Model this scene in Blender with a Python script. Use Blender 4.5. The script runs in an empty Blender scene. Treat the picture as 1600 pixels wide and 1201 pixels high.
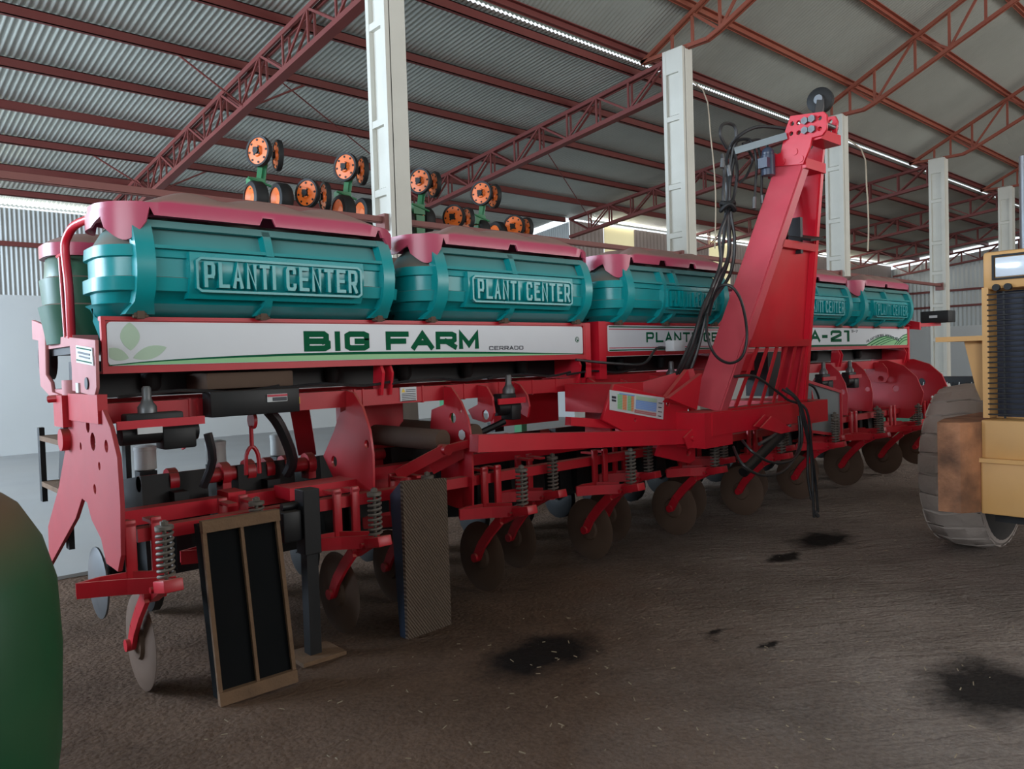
import bpy, bmesh, math, random
from math import pi, sin, cos, radians as R_
from mathutils import Vector, Matrix, Euler
random.seed(7)
S = bpy.context.scene
COL = S.collection
# ---------------------------------------------------------------- camera
cd = bpy.data.cameras.new('camera'); cam = bpy.data.objects.new('camera', cd); COL.objects.link(cam); S.camera = cam
cd.sensor_fit = 'HORIZONTAL'; cd.sensor_width = 36.0; cd.lens = 1201.54*36/1600; cd.clip_end = 300
_y, _p, _r = 0.7351066, 0.03065736, -0.03087851
F = Vector((sin(_y)*cos(_p), cos(_y)*cos(_p), -sin(_p))); Rt = Vector((cos(_y), -sin(_y), 0)); U = Rt.cross(F)
R2 = Rt*cos(_r) + U*sin(_r); U2 = -Rt*sin(_r) + U*cos(_r)
m4 = Matrix((( R2.x, U2.x, -F.x, 0), (R2.y, U2.y, -F.y, 0), (R2.z, U2.z, -F.z, 1.55), (0, 0, 0, 1)))
cam.matrix_world = m4
# ---------------------------------------------------------------- view, world, daylight
S.view_settings.view_transform = 'Standard'; S.view_settings.look = 'None'
S.view_settings.exposure = 0.22; S.view_settings.gamma = 1.0; S.view_settings.use_curve_mapping = False
W = bpy.data.worlds.new('World'); S.world = W; W.use_nodes = True
bg = W.node_tree.nodes['Background']; bg.inputs[0].default_value = (0.86, 0.93, 1.0, 1); bg.inputs[1].default_value = 1.25
S.cycles.max_bounces = 6; S.cycles.diffuse_bounces = 4; S.cycles.sample_clamp_indirect = 4.0
S.cycles.use_denoising = True
def area(name, loc, target, sx, sy, power, color):
    l = bpy.data.lights.new(name, 'AREA'); l.shape = 'RECTANGLE'; l.size = sx; l.size_y = sy; l.energy = power; l.color = color
    o = bpy.data.objects.new(name, l); COL.objects.link(o); o.location = loc
    o.rotation_euler = (Vector(target)-Vector(loc)).to_track_quat('-Z', 'Y').to_euler(); return o
area('daylight_open_left_end', (-6.8, 12.4, 3.8), (5, 9, 3.3), 9.5, 2.8, 2000, (0.66, 0.82, 1.0))
area('daylight_open_front', (15, -9.3, 4.2), (11, 2, 1.8), 18, 3.0, 900, (1.0, 0.97, 0.92))
area('daylight_eave_gap', (4, 17.55, 4.83), (4, 8, 5.6), 20, .06, 60, (0.95, 1.0, 0.93))
area('daylight_eave_gap', (25, 13.85, 5.20), (25, 5, 5.9), 19, .06, 150, (1.0, 0.98, 0.92))

area('daylight_open_doorway', (-6.8, -3.0, 2.4), (6, 0, 1.4), 8.5, 3.8, 1350, (0.86, 0.93, 1.0))

# ---------------------------------------------------------------- materials
def mat(name, col, rough=.5, metal=0, dust=None, dustcol=(.20,.13,.095), var=.12, scale=6, bump=.0, spec=.5, coat=0, top=.0):
    """top: dust lying on upward faces; dust: worn patches of dust all over"""
    m = bpy.data.materials.new(name); m.use_nodes = True; nt = m.node_tree; N = nt.nodes; K = nt.links
    b = N['Principled BSDF']; b.inputs['Roughness'].default_value = rough; b.inputs['Metallic'].default_value = metal
    b.inputs['Specular IOR Level'].default_value = spec; b.inputs['Coat Weight'].default_value = coat
    tc = N.new('ShaderNodeTexCoord'); nz = N.new('ShaderNodeTexNoise'); nz.inputs['Scale'].default_value = scale; nz.inputs['Detail'].default_value = 6
    K.new(tc.outputs['Object'], nz.inputs['Vector'])
    mx = N.new('ShaderNodeMix'); mx.data_type = 'RGBA'; mx.inputs[6].default_value = (*[c*(1-var) for c in col], 1); mx.inputs[7].default_value = (*[min(1, c*(1+var)) for c in col], 1)
    K.new(nz.outputs['Fac'], mx.inputs[0]); out = mx.outputs[2]
    if dust or top:
        n2 = N.new('ShaderNodeTexNoise'); n2.inputs['Scale'].default_value = scale*.6; n2.inputs['Detail'].default_value = 8; K.new(tc.outputs['Object'], n2.inputs['Vector'])
        cr = N.new('ShaderNodeMapRange'); cr.inputs[1].default_value = .35; cr.inputs[2].default_value = .75; cr.inputs[3].default_value = 0; cr.inputs[4].default_value = dust or 0
        K.new(n2.outputs['Fac'], cr.inputs[0]); fac = cr.outputs[0]
        if top:
            ge = N.new('ShaderNodeNewGeometry'); sp = N.new('ShaderNodeSeparateXYZ'); K.new(ge.outputs['Normal'], sp.inputs[0])
            mr = N.new('ShaderNodeMapRange'); mr.inputs[1].default_value = .25; mr.inputs[2].default_value = .8; mr.inputs[3].default_value = 0; mr.inputs[4].default_value = top
            K.new(sp.outputs['Z'], mr.inputs[0])
            mm = N.new('ShaderNodeMath'); mm.operation = 'MAXIMUM'; K.new(mr.outputs[0], mm.inputs[0]); K.new(fac, mm.inputs[1]); fac = mm.outputs[0]
        m2 = N.new('ShaderNodeMix'); m2.data_type = 'RGBA'; m2.inputs[7].default_value = (*dustcol, 1); K.new(out, m2.inputs[6]); K.new(fac, m2.inputs[0]); out = m2.outputs[2]
        rr = N.new('ShaderNodeMapRange'); rr.inputs[3].default_value = rough; rr.inputs[4].default_value = .9; K.new(fac, rr.inputs[0]); K.new(rr.outputs[0], b.inputs['Roughness'])
    K.new(out, b.inputs['Base Color'])
    if bump:
        bp = N.new('ShaderNodeBump'); bp.inputs['Strength'].default_value = bump; bp.inputs['Distance'].default_value = .02
        n3 = N.new('ShaderNodeTexNoise'); n3.inputs['Scale'].default_value = scale*5; n3.inputs['Detail'].default_value = 5; K.new(tc.outputs['Object'], n3.inputs['Vector'])
        K.new(n3.outputs['Fac'], bp.inputs['Height']); K.new(bp.outputs[0], b.inputs['Normal'])
    return m
M = {}
M['red'] = mat('red_paint', (.50, .009, .022), .36, dust=.10, top=.6, dustcol=(.27,.12,.08), spec=.5)
M['redclean'] = mat('red_paint_clean', (.60, .010, .028), .32, dust=.06, top=.4, dustcol=(.30,.13,.09))
M['redworn'] = mat('worn_red_paint', (.36, .014, .024), .5, dust=.12, top=.3, dustcol=(.35,.12,.10))
M['redpink'] = mat('skylit_red_paint', (.50, .16, .17), .5, dust=.3, top=.3, dustcol=(.4,.2,.17))  # red of the end panels, with sky light from the left painted in
M['redmast'] = mat('side_lit_red_paint', (.52, .055, .08), .38, dust=.15, top=.3, dustcol=(.4,.16,.14))  # pinkish tone puts the side light on the left leg into its colour
M['tealpanel'] = mat('teal_plastic_raised', (.0, .285, .305), .25, dust=.05, var=.04)
M['teal'] = mat('teal_plastic', (.0, .285, .305), .3, dust=.06, top=.85, dustcol=(.25,.19,.15), var=.05, spec=.5)
M['shaded_tank'] = mat('shaded_teal_plastic', (.006, .085, .045), .4, dust=.1, top=.85, dustcol=(.22,.17,.13), var=.05)  # teal plastic, its shade behind the front hoppers put into the colour
M['lid'] = mat('magenta_plastic_lid', (.44, .055, .115), .3, dust=.12, top=.93, dustcol=(.25,.165,.135), var=.06)
M['white_panel'] = mat('white_banner_film', (.66, .68, .72), .3, var=.02)
M['dgreen'] = mat('dark_green_print', (.0, .095, .04), .65, spec=.12, var=.03)
M['lgreen'] = mat('light_green_print', (.25, .55, .25), .35, var=.1, scale=2)
M['pgreen'] = mat('pale_green_print', (.42, .56, .42), .4, var=.05)
M['ink'] = mat('black_print', (.03, .035, .05), .4)
M['redprint'] = mat('red_print', (.5, .02, .05), .4)
M['blueprint'] = mat('blue_print', (.22, .38, .75), .4)
M['yellow'] = mat('yellow_print', (.8, .55, .05), .5)
M['orangeprint'] = mat('orange_print', (.75, .25, .08), .5)
M['label'] = mat('white_label', (.62, .64, .66), .5)
M['black'] = mat('black_painted_steel', (.007, .008, .010), .45, dust=.15, top=.45, dustcol=(.06,.045,.035), spec=.35)
M['darkpanel'] = mat('matt_black_panel', (.006, .007, .008), .9, dust=.1, dustcol=(.03,.022,.018), spec=.1)
M['rubber'] = mat('black_rubber', (.009, .010, .011), .55, dust=.25, dustcol=(.04,.03,.024), spec=.35)
M['hose'] = mat('black_hydraulic_hose', (.012, .013, .016), .35, dust=.3, dustcol=(.07,.055,.045))
M['steel'] = mat('grey_steel', (.15, .16, .17), .4, metal=.7, dust=.3)
M['grey'] = mat('grey_painted_steel', (.20, .23, .24), .45)
M['spring'] = mat('dusty_spring_steel', (.17, .15, .13), .55, metal=.4, dust=.5, dustcol=(.15,.11,.08))
M['disc'] = mat('dusty_brown_disc_steel', (.115, .070, .048), .75, metal=0, spec=.25, dust=.6, dustcol=(.10,.062,.043))
M['tan'] = mat('dusty_tan_cylinder', (.105, .062, .042), .8, dustcol=(.12,.08,.055), dust=.6)
M['jar'] = mat('translucent_white_plastic', (.55, .56, .54), .4, dust=.2)
M['concrete'] = mat('painted_column_concrete', (.60, .59, .53), .8, dust=.22, dustcol=(.42,.38,.31), var=.06, scale=3, bump=.15)
M['wall_white'] = mat('white_rendered_wall', (.56, .57, .56), .85, dust=.25, dustcol=(.40,.37,.33), var=.06, scale=.6, bump=.1)
M['galv'] = mat('galvanised_roof_sheet', (.50, .52, .475), .4, metal=.5, dust=.25, dustcol=(.22,.20,.17), var=.18, scale=.8)
M['galv_wall'] = mat('galvanised_wall_sheet', (.42, .44, .43), .5, metal=.35, dust=.25, dustcol=(.30,.26,.23), var=.1, scale=.8)
M['galv_brown'] = mat('dusty_wall_sheet', (.36, .31, .29), .6, metal=.2, dust=.3, dustcol=(.28,.22,.2), var=.1, scale=.8)
M['steelred'] = mat('red_oxide_steel', (.135, .022, .018), .6, dust=.2, dustcol=(.16,.06,.045), var=.15, scale=3)
M['steelorange'] = mat('orange_red_oxide_steel', (.25, .055, .03), .6, dust=.3, top=.0, dustcol=(.28,.11,.06), var=.15, scale=3)
M['orange'] = mat('orange_wheel_paint', (.80, .16, .02), .4, dust=.15, dustcol=(.4,.12,.04))
M['jgreen'] = mat('green_implement_paint', (.01, .17, .06), .4, dust=.15)
M['hood'] = mat('green_machine_paint', (.007, .075, .028), .45, dust=.1, top=.9, dustcol=(.16,.09,.05))
M['wood'] = mat('weathered_wood', (.17, .095, .05), .8, dust=.4, dustcol=(.12,.07,.04), scale=14, var=.3, bump=.3)
M['tyre'] = mat('dry_clay_dusted_tyre', (.36, .305, .27), .95, dust=.5, dustcol=(.42,.36,.32), var=.12, scale=4, bump=.5)
M['tyreblack'] = mat('tyre_sidewall', (.03, .03, .03), .8, dust=.4, dustcol=(.10,.08,.07))
M['tractor'] = mat('orange_yellow_tractor_paint', (.56, .30, .10), .5, dust=.35, dustcol=(.42,.26,.13), var=.1)
M['rusty'] = mat('worn_rusty_orange_steel', (.40, .17, .08), .6, dust=1.0, dustcol=(.03,.018,.014), var=.5, scale=8, bump=.3)
M['glass'] = mat('headlight_glass', (.62, .68, .75), .12, spec=.9, var=.1)
M['radiator'] = mat('dark_blue_radiator', (.015, .02, .04), .5)
M['translucent'] = mat('translucent_sheet', (.85, .80, .62), .6)
tb = M['translucent'].node_tree.nodes['Principled BSDF']; tb.inputs['Transmission Weight'].default_value = .0
_nt = M['translucent'].node_tree; _tr = _nt.nodes.new('ShaderNodeBsdfTranslucent'); _tr.inputs[0].default_value = (.95,.88,.66,1); _ms = _nt.nodes.new('ShaderNodeMixShader'); _ms.inputs[0].default_value = .8
_nt.links.new(tb.outputs[0], _ms.inputs[1]); _nt.links.new(_tr.outputs[0], _ms.inputs[2]); _nt.links.new(_ms.outputs[0], _nt.nodes['Material Output'].inputs[0])
# woven/chequer tread for the ramp
def tread_mat():
    m = mat('brown_mesh_tread', (.125, .085, .06), .8, dust=.3, scale=8); nt = m.node_tree; N = nt.nodes; K = nt.links; b = N['Principled BSDF']
    tc = N.new('ShaderNodeTexCoord'); mp = N.new('ShaderNodeMapping'); mp.inputs['Rotation'].default_value = (0, R_(35), 0); wv = N.new('ShaderNodeTexWave'); wv.inputs['Scale'].default_value = 22; wv.inputs['Distortion'].default_value = 1.5; wv.inputs['Detail Scale'].default_value = 3; wv.bands_direction = 'X'
    K.new(tc.outputs['Object'], mp.inputs[0]); K.new(mp.outputs[0], wv.inputs[0]); bp = N.new('ShaderNodeBump'); bp.inputs['Strength'].default_value = .9; bp.inputs['Distance'].default_value = .01
    K.new(wv.outputs['Fac'], bp.inputs['Height']); K.new(bp.outputs[0], b.inputs['Normal']); return m
M['tread'] = tread_mat()
def soil_mat():
    m = bpy.data.materials.new('dark_brown_soil'); m.use_nodes = True; nt = m.node_tree; N = nt.nodes; K = nt.links; b = N['Principled BSDF']; b.inputs['Roughness'].default_value = .95; b.inputs['Specular IOR Level'].default_value = .15
    tc = N.new('ShaderNodeTexCoord')
    def noise(sc, det=8, rgh=.6):
        n = N.new('ShaderNodeTexNoise'); n.inputs['Scale'].default_value = sc; n.inputs['Detail'].default_value = det; n.inputs['Roughness'].default_value = rgh; K.new(tc.outputs['Object'], n.inputs[0]); return n
    n1 = noise(.9); n2 = noise(38, 6, .75); n3 = noise(9, 6)
    r = N.new('ShaderNodeValToRGB'); r.color_ramp.elements[0].position = .3; r.color_ramp.elements[0].color = (.075, .044, .029, 1); r.color_ramp.elements[1].position = .68; r.color_ramp.elements[1].color = (.33, .205, .14, 1)
    mx = N.new('ShaderNodeMath'); mx.operation = 'MULTIPLY_ADD'; mx.inputs[1].default_value = .55; K.new(n1.outputs['Fac'], mx.inputs[0])
    m1 = N.new('ShaderNodeMath'); m1.operation = 'MULTIPLY'; m1.inputs[1].default_value = .47; K.new(n2.outputs['Fac'], m1.inputs[0]); K.new(m1.outputs[0], mx.inputs[2]); K.new(mx.outputs[0], r.inputs[0])
    out = r.outputs[0]
    # dry grey wheel-worn ground towards the tractor, also painted paler where more light falls
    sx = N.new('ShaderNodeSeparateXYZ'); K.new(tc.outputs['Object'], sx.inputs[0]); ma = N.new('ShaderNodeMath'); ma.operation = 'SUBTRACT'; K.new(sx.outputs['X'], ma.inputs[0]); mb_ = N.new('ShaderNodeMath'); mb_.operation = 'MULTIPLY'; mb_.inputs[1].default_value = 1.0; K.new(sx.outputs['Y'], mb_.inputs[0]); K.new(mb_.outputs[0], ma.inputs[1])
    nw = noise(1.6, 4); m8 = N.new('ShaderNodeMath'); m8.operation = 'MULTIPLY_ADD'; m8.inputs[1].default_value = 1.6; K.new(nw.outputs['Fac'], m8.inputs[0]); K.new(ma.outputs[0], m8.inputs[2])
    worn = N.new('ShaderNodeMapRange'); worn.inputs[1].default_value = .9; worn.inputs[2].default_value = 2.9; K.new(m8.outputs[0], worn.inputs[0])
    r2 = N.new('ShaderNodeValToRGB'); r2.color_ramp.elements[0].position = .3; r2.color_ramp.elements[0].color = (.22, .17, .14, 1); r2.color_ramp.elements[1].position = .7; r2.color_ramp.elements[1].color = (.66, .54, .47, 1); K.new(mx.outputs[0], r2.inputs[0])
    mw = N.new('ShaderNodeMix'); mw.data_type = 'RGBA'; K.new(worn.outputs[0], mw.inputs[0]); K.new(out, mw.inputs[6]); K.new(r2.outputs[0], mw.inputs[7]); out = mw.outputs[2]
    # oil stains, each at its own spot on the floor
    sp = N.new('ShaderNodeVectorMath'); sp.operation = 'MULTIPLY_ADD'; sp.inputs[1].default_value = (.35, .35, 0); sp.inputs[2].default_value = (-.17, -.17, 0); nn = noise(5, 6); K.new(nn.outputs['Color'], sp.inputs[0])
    ad = N.new('ShaderNodeVectorMath'); ad.operation = 'ADD'; K.new(tc.outputs['Object'], ad.inputs[0]); K.new(sp.outputs[0], ad.inputs[1])
    for (cx, cy, rx, ry) in STAINS:
        su = N.new('ShaderNodeVectorMath'); su.operation = 'SUBTRACT'; su.inputs[1].default_value = (cx, cy, 0); K.new(ad.outputs[0], su.inputs[0])
        sc = N.new('ShaderNodeVectorMath'); sc.operation = 'MULTIPLY'; sc.inputs[1].default_value = (1/rx, 1/ry, 0); K.new(su.outputs[0], sc.inputs[0])
        le = N.new('ShaderNodeVectorMath'); le.operation = 'LENGTH'; K.new(sc.outputs[0], le.inputs[0])
        mr = N.new('ShaderNodeMapRange'); mr.inputs[1].default_value = .55; mr.inputs[2].default_value = 1.1; mr.inputs[3].default_value = .92; mr.inputs[4].default_value = 0; K.new(le.outputs['Value'], mr.inputs[0])
        mm = N.new('ShaderNodeMix'); mm.data_type = 'RGBA'; mm.inputs[7].default_value = (.012, .010, .010, 1); K.new(out, mm.inputs[6]); K.new(mr.outputs[0], mm.inputs[0]); out = mm.outputs[2]
    K.new(out, b.inputs['Base Color'])
    bp = N.new('ShaderNodeBump'); bp.inputs['Strength'].default_value = 1.0; bp.inputs['Distance'].default_value = .11
    a2 = N.new('ShaderNodeMath'); a2.operation = 'MULTIPLY_ADD'; a2.inputs[1].default_value = .6; K.new(n2.outputs['Fac'], a2.inputs[0]); K.new(n3.outputs['Fac'], a2.inputs[2]); 
    mp = N.new('ShaderNodeMapping'); mp.inputs['Scale'].default_value = (2.6, 15, 1); mr0 = N.new('ShaderNodeMapping'); mr0.inputs['Rotation'].default_value = (0, 0, R_(36)); K.new(tc.outputs['Object'], mr0.inputs[0]); K.new(mr0.outputs[0], mp.inputs[0]); n5 = N.new('ShaderNodeTexNoise'); n5.inputs['Scale'].default_value = 1; n5.inputs['Detail'].default_value = 3; n5.inputs['Distortion'].default_value = .6; K.new(mp.outputs[0], n5.inputs[0])
    rp_ = N.new('ShaderNodeMath'); rp_.operation = 'MULTIPLY'; K.new(n5.outputs['Fac'], rp_.inputs[0]); K.new(worn.outputs[0], rp_.inputs[1])
    vo = N.new('ShaderNodeTexVoronoi'); vo.inputs['Scale'].default_value = 42; K.new(tc.outputs['Object'], vo.inputs[0]); v2 = N.new('ShaderNodeMath'); v2.operation = 'MULTIPLY_ADD'; v2.inputs[1].default_value = -.35; K.new(vo.outputs['Distance'], v2.inputs[0]); K.new(a2.outputs[0], v2.inputs[2])
    a3 = N.new('ShaderNodeMath'); a3.operation = 'MULTIPLY_ADD'; a3.inputs[1].default_value = 1.6; K.new(rp_.outputs[0], a3.inputs[0]); K.new(v2.outputs[0], a3.inputs[2]); K.new(a3.outputs[0], bp.inputs['Height']); K.new(bp.outputs[0], b.inputs['Normal'])
    return m
S1, S2, S3, S4, S5 = (2.781,2.914,0.000), (6.105,2.988,0.000), (3.918,1.143,0.000), (5.418,2.957,0.000), (3.691,2.116,0.000)
S6 = (3.699,2.435,0.000)
STAINS = [(S1[0], S1[1], .42, .26), (S2[0], S2[1], .42, .22), (S3[0], S3[1], .42, .30), (S4[0], S4[1], .25, .10), (S5[0], S5[1], .09, .06), (S6[0], S6[1], .12, .06)]
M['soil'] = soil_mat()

# ---------------------------------------------------------------- mesh helpers
class MB:
    def __init__(s): s.bm = bmesh.new()
    def box(s, c, d, rot=None, bev=0):
        r = bmesh.ops.create_cube(s.bm, size=1); vs = r['verts']
        mt = Matrix.Translation(Vector(c)) @ (rot.to_4x4() if rot else Matrix.Identity(4)) @ Matrix.Diagonal((d[0], d[1], d[2], 1))
        bmesh.ops.transform(s.bm, matrix=mt, verts=vs)
        if bev: bmesh.ops.bevel(s.bm, geom=list({e for v in vs for e in v.link_edges}), offset=bev, segments=2, affect='EDGES', profile=.5)
        return s
    def bb(s, x0, x1, y0, y1, z0, z1, bev=0): return s.box(((x0+x1)/2, (y0+y1)/2, (z0+z1)/2), (abs(x1-x0), abs(y1-y0), abs(z1-z0)), bev=bev)
    def beam(s, a, b, w, h, up=(0, 0, 1)):
        a = Vector(a); b = Vector(b); d = b-a; q = d.normalized(); u = Vector(up)
        if abs(q.dot(u.normalized())) > .995: u = Vector((0, 1, 0)) if abs(q.y) < .9 else Vector((1, 0, 0))
        sd = q.cross(u).normalized(); u = sd.cross(q)
        return s.box((a+b)/2, (w, d.length, h), Matrix((sd, q, u)).transposed())
    def cyl(s, a, b, r, r2=None, n=16, cap=True):
        a = Vector(a); b = Vector(b); d = b-a; rt = d.to_track_quat('Z', 'Y').to_matrix().to_4x4()
        bmesh.ops.create_cone(s.bm, cap_ends=cap, segments=n, radius1=r, radius2=r if r2 is None else r2, depth=d.length, matrix=Matrix.Translation((a+b)/2) @ rt); return s
    def sph(s, c, r, sc=(1, 1, 1), n=12):
        bmesh.ops.create_uvsphere(s.bm, u_segments=n, v_segments=n//2+2, radius=r, matrix=Matrix.Translation(Vector(c)) @ Matrix.Diagonal((*sc, 1))); return s
    def tube(s, pts, r, n=8, smooth=3):
        P = [Vector(p) for p in pts]
        if smooth > 1 and len(P) > 2:
            Q = []
            for i in range(len(P)-1):
                p0 = P[max(0, i-1)]; p1 = P[i]; p2 = P[i+1]; p3 = P[min(len(P)-1, i+2)]
                for k in range(smooth):
                    t = k/smooth; Q.append(.5*((2*p1)+(-p0+p2)*t+(2*p0-5*p1+4*p2-p3)*t*t+(-p0+3*p1-3*p2+p3)*t**3))
            Q.append(P[-1]); P = Q
        rings = []; prev = None
        for i, p in enumerate(P):
            t = (P[min(i+1, len(P)-1)]-P[max(i-1, 0)]).normalized()
            if prev is None: u = t.orthogonal().normalized()
            else: u = (prev-t*prev.dot(t)); u = u.normalized() if u.length > 1e-6 else t.orthogonal().normalized()
            prev = u; w = t.cross(u)
            rings.append([s.bm.verts.new(p+(u*cos(2*pi*k/n)+w*sin(2*pi*k/n))*r) for k in range(n)])
        for a, b in zip(rings, rings[1:]):
            for k in range(n): s.bm.faces.new((a[k], a[(k+1) % n], b[(k+1) % n], b[k]))
        s.bm.faces.new(rings[0][::-1]); s.bm.faces.new(rings[-1]); return s
    def spring(s, a, b, R, r, turns, n=6):
        a = Vector(a); b = Vector(b); d = b-a; q = d.normalized(); u = q.orthogonal().normalized(); w = q.cross(u); k = int(turns*12)
        return s.tube([a+d*(i/k)+(u*cos(2*pi*i/12)+w*sin(2*pi*i/12))*R for i in range(k+1)], r, n, 1)
    def lathe(s, a, ax, prof, n=24, loop=False):
        """prof: (radius, offset along ax)"""
        a = Vector(a); q = Vector(ax).normalized(); u = q.orthogonal().normalized(); w = q.cross(u); rings = []
        for r, o in prof: rings.append([s.bm.verts.new(a+q*o+(u*cos(2*pi*k/n)+w*sin(2*pi*k/n))*max(r, 1e-4)) for k in range(n)])
        for c, e in zip(rings, rings[1:]+([rings[0]] if loop else [])):
            for k in range(n): s.bm.faces.new((c[k], c[(k+1) % n], e[(k+1) % n], e[k]))
        if loop: return s
        s.bm.faces.new(rings[0][::-1]); s.bm.faces.new(rings[-1]); return s
    def prism(s, poly, ax, a, b):
        """poly in the two other axes, extruded from a to b along ax"""
        def v(p, t): return {'X': (t, p[0], p[1]), 'Y': (p[0], t, p[1]), 'Z': (p[0], p[1], t)}[ax]
        A = [s.bm.verts.new(v(p, a)) for p in poly]; B = [s.bm.verts.new(v(p, b)) for p in poly]
        fs = [s.bm.faces.new(A), s.bm.faces.new(B[::-1])]
        for i in range(len(poly)): s.bm.faces.new((A[i], B[i], B[(i+1) % len(poly)], A[(i+1) % len(poly)]))
        return s
    def plate(s, poly, holes, ax, a, b, bev=.002):
        """a flat plate with real holes cut through it"""
        cu = bpy.data.curves.new('c', 'CURVE'); cu.dimensions = '2D'; cu.fill_mode = 'BOTH'
        def add(pts):
            sp = cu.splines.new('POLY'); sp.points.add(len(pts)-1); sp.use_cyclic_u = True
            for i, p in enumerate(pts): sp.points[i].co = (p[0], p[1], 0, 1)
        add(poly)
        for h in holes: add(h if len(h) > 3 else [(h[0]+h[2]*cos(t*pi/8), h[1]+h[2]*sin(t*pi/8)) for t in range(16)])
        cu.extrude = max(1e-4, abs(b-a)/2-bev); cu.bevel_depth = bev; cu.bevel_resolution = 0; cu.offset = -bev
        ob = bpy.data.objects.new('c', cu); me = bpy.data.meshes.new_from_object(ob)
        c = (a+b)/2
        mt = {'X': Matrix(((0, 0, 1, c), (1, 0, 0, 0), (0, 1, 0, 0), (0, 0, 0, 1))), 'Y': Matrix(((1, 0, 0, 0), (0, 0, -1, c), (0, 1, 0, 0), (0, 0, 0, 1))), 'Z': Matrix(((1, 0, 0, 0), (0, 1, 0, 0), (0, 0, 1, c), (0, 0, 0, 1)))}[ax]
        me.transform(mt); s.bm.from_mesh(me); bpy.data.objects.remove(ob); bpy.data.curves.remove(cu); bpy.data.meshes.remove(me); return s
    def stroke(s, pts, w, ax, a, b, closed=False):
        """a polyline drawn as a mitred band of width w, extruded a..b along ax"""
        n = len(pts); P = [Vector(p) for p in pts]; Lf = []; Rg = []
        for i in range(n):
            d1 = (P[i]-P[i-1]).normalized() if (i > 0 or closed) else None; d2 = (P[(i+1) % n]-P[i]).normalized() if (i < n-1 or closed) else None
            if d1 is None: d1 = d2
            if d2 is None: d2 = d1
            n1 = Vector((-d1.y, d1.x)); n2 = Vector((-d2.y, d2.x)); mm = n1+n2; mm = mm.normalized() if mm.length > 1e-6 else n1
            k = min(1/max(.3, mm.dot(n1)), 2.0); Lf.append(P[i]+mm*k*w/2); Rg.append(P[i]-mm*k*w/2)
        if closed: Lf.append(Lf[0]); Rg.append(Rg[0])
        def v(p, t): return s.bm.verts.new({'X': (t, p[0], p[1]), 'Y': (p[0], t, p[1]), 'Z': (p[0], p[1], t)}[ax])
        A = [v(p, a) for p in Lf]; B = [v(p, a) for p in Rg]; A2 = [v(p, b) for p in Lf]; B2 = [v(p, b) for p in Rg]
        for i in range(len(A)-1):
            for q in ((A[i], A[i+1], B[i+1], B[i]), (A2[i], B2[i], B2[i+1], A2[i+1]), (A[i], A2[i], A2[i+1], A[i+1]), (B[i], B[i+1], B2[i+1], B2[i])): s.bm.faces.new(q)
        s.bm.faces.new((A[0], B[0], B2[0], A2[0])); s.bm.faces.new((A[-1], A2[-1], B2[-1], B[-1])); return s
    def mesh(s, name, m, smooth=0):
        bmesh.ops.recalc_face_normals(s.bm, faces=s.bm.faces[:])
        me = bpy.data.meshes.new(name); s.bm.to_mesh(me); s.bm.free(); me.materials.append(m)
        if smooth:
            me.polygons.foreach_set('use_smooth', [True]*len(me.polygons)); me.set_sharp_from_angle(angle=R_(smooth))
        me.update(); return me
    def build(s, name, m, parent=None, smooth=40):
        o = bpy.data.objects.new(name, s.mesh(name, m, smooth)); COL.objects.link(o)
        if parent: o.parent = parent; o.matrix_parent_inverse = pworld(parent).inverted()
        return o
def islands(mb):
    mb.bm.verts.index_update(); seen = set(); out = []
    for v in mb.bm.verts:
        if v in seen: continue
        st = [v]; seen.add(v); g = []
        while st:
            q = st.pop(); g.append(q)
            for e in q.link_edges:
                w = e.other_vert(q)
                if w not in seen: seen.add(w); st.append(w)
        out.append(g)
    return out
def build_each(mb, name, m, parent=None, smooth=40):
    """every separate piece becomes an object of its own"""
    res = []
    for g in islands(mb):
        n = MB(); mp = {v: n.bm.verts.new(v.co) for v in g}
        for f in {f for v in g for f in v.link_faces}: n.bm.faces.new([mp[v] for v in f.verts])
        res.append(n.build(name, m, parent, smooth))
    mb.bm.free(); return res
def pworld(o):
    m = o.matrix_basis.copy()
    return pworld(o.parent) @ o.matrix_parent_inverse @ m if o.parent else m
def tag(o, label=None, cat=None, group=None, kind=None):
    if label: o['label'] = label
    if cat: o['category'] = cat
    if group: o['group'] = group
    if kind: o['kind'] = kind
    return o
def empty(name, loc=(0, 0, 0), rz=0, parent=None):
    o = bpy.data.objects.new(name, None); COL.objects.link(o); o.location = loc; o.rotation_euler[2] = rz; o.empty_display_size = .1
    if parent: o.parent = parent
    return o
def kids(o): return [c for c in bpy.data.objects if c.parent == o]
def copy_tree(o, parent=None):
    c = o.copy(); COL.objects.link(c); c.parent = parent
    for ch in kids(o): copy_tree(ch, c)
    return c
def lerp(a, b, t): return a+(b-a)*t
def interp(x, tab):
    if x <= tab[0][0]: return tab[0][1]
    for (a, b), (c, d) in zip(tab, tab[1:]):
        if x <= c: return b+(d-b)*(x-a)/(c-a) if c > a else d
    return tab[-1][1]
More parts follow.
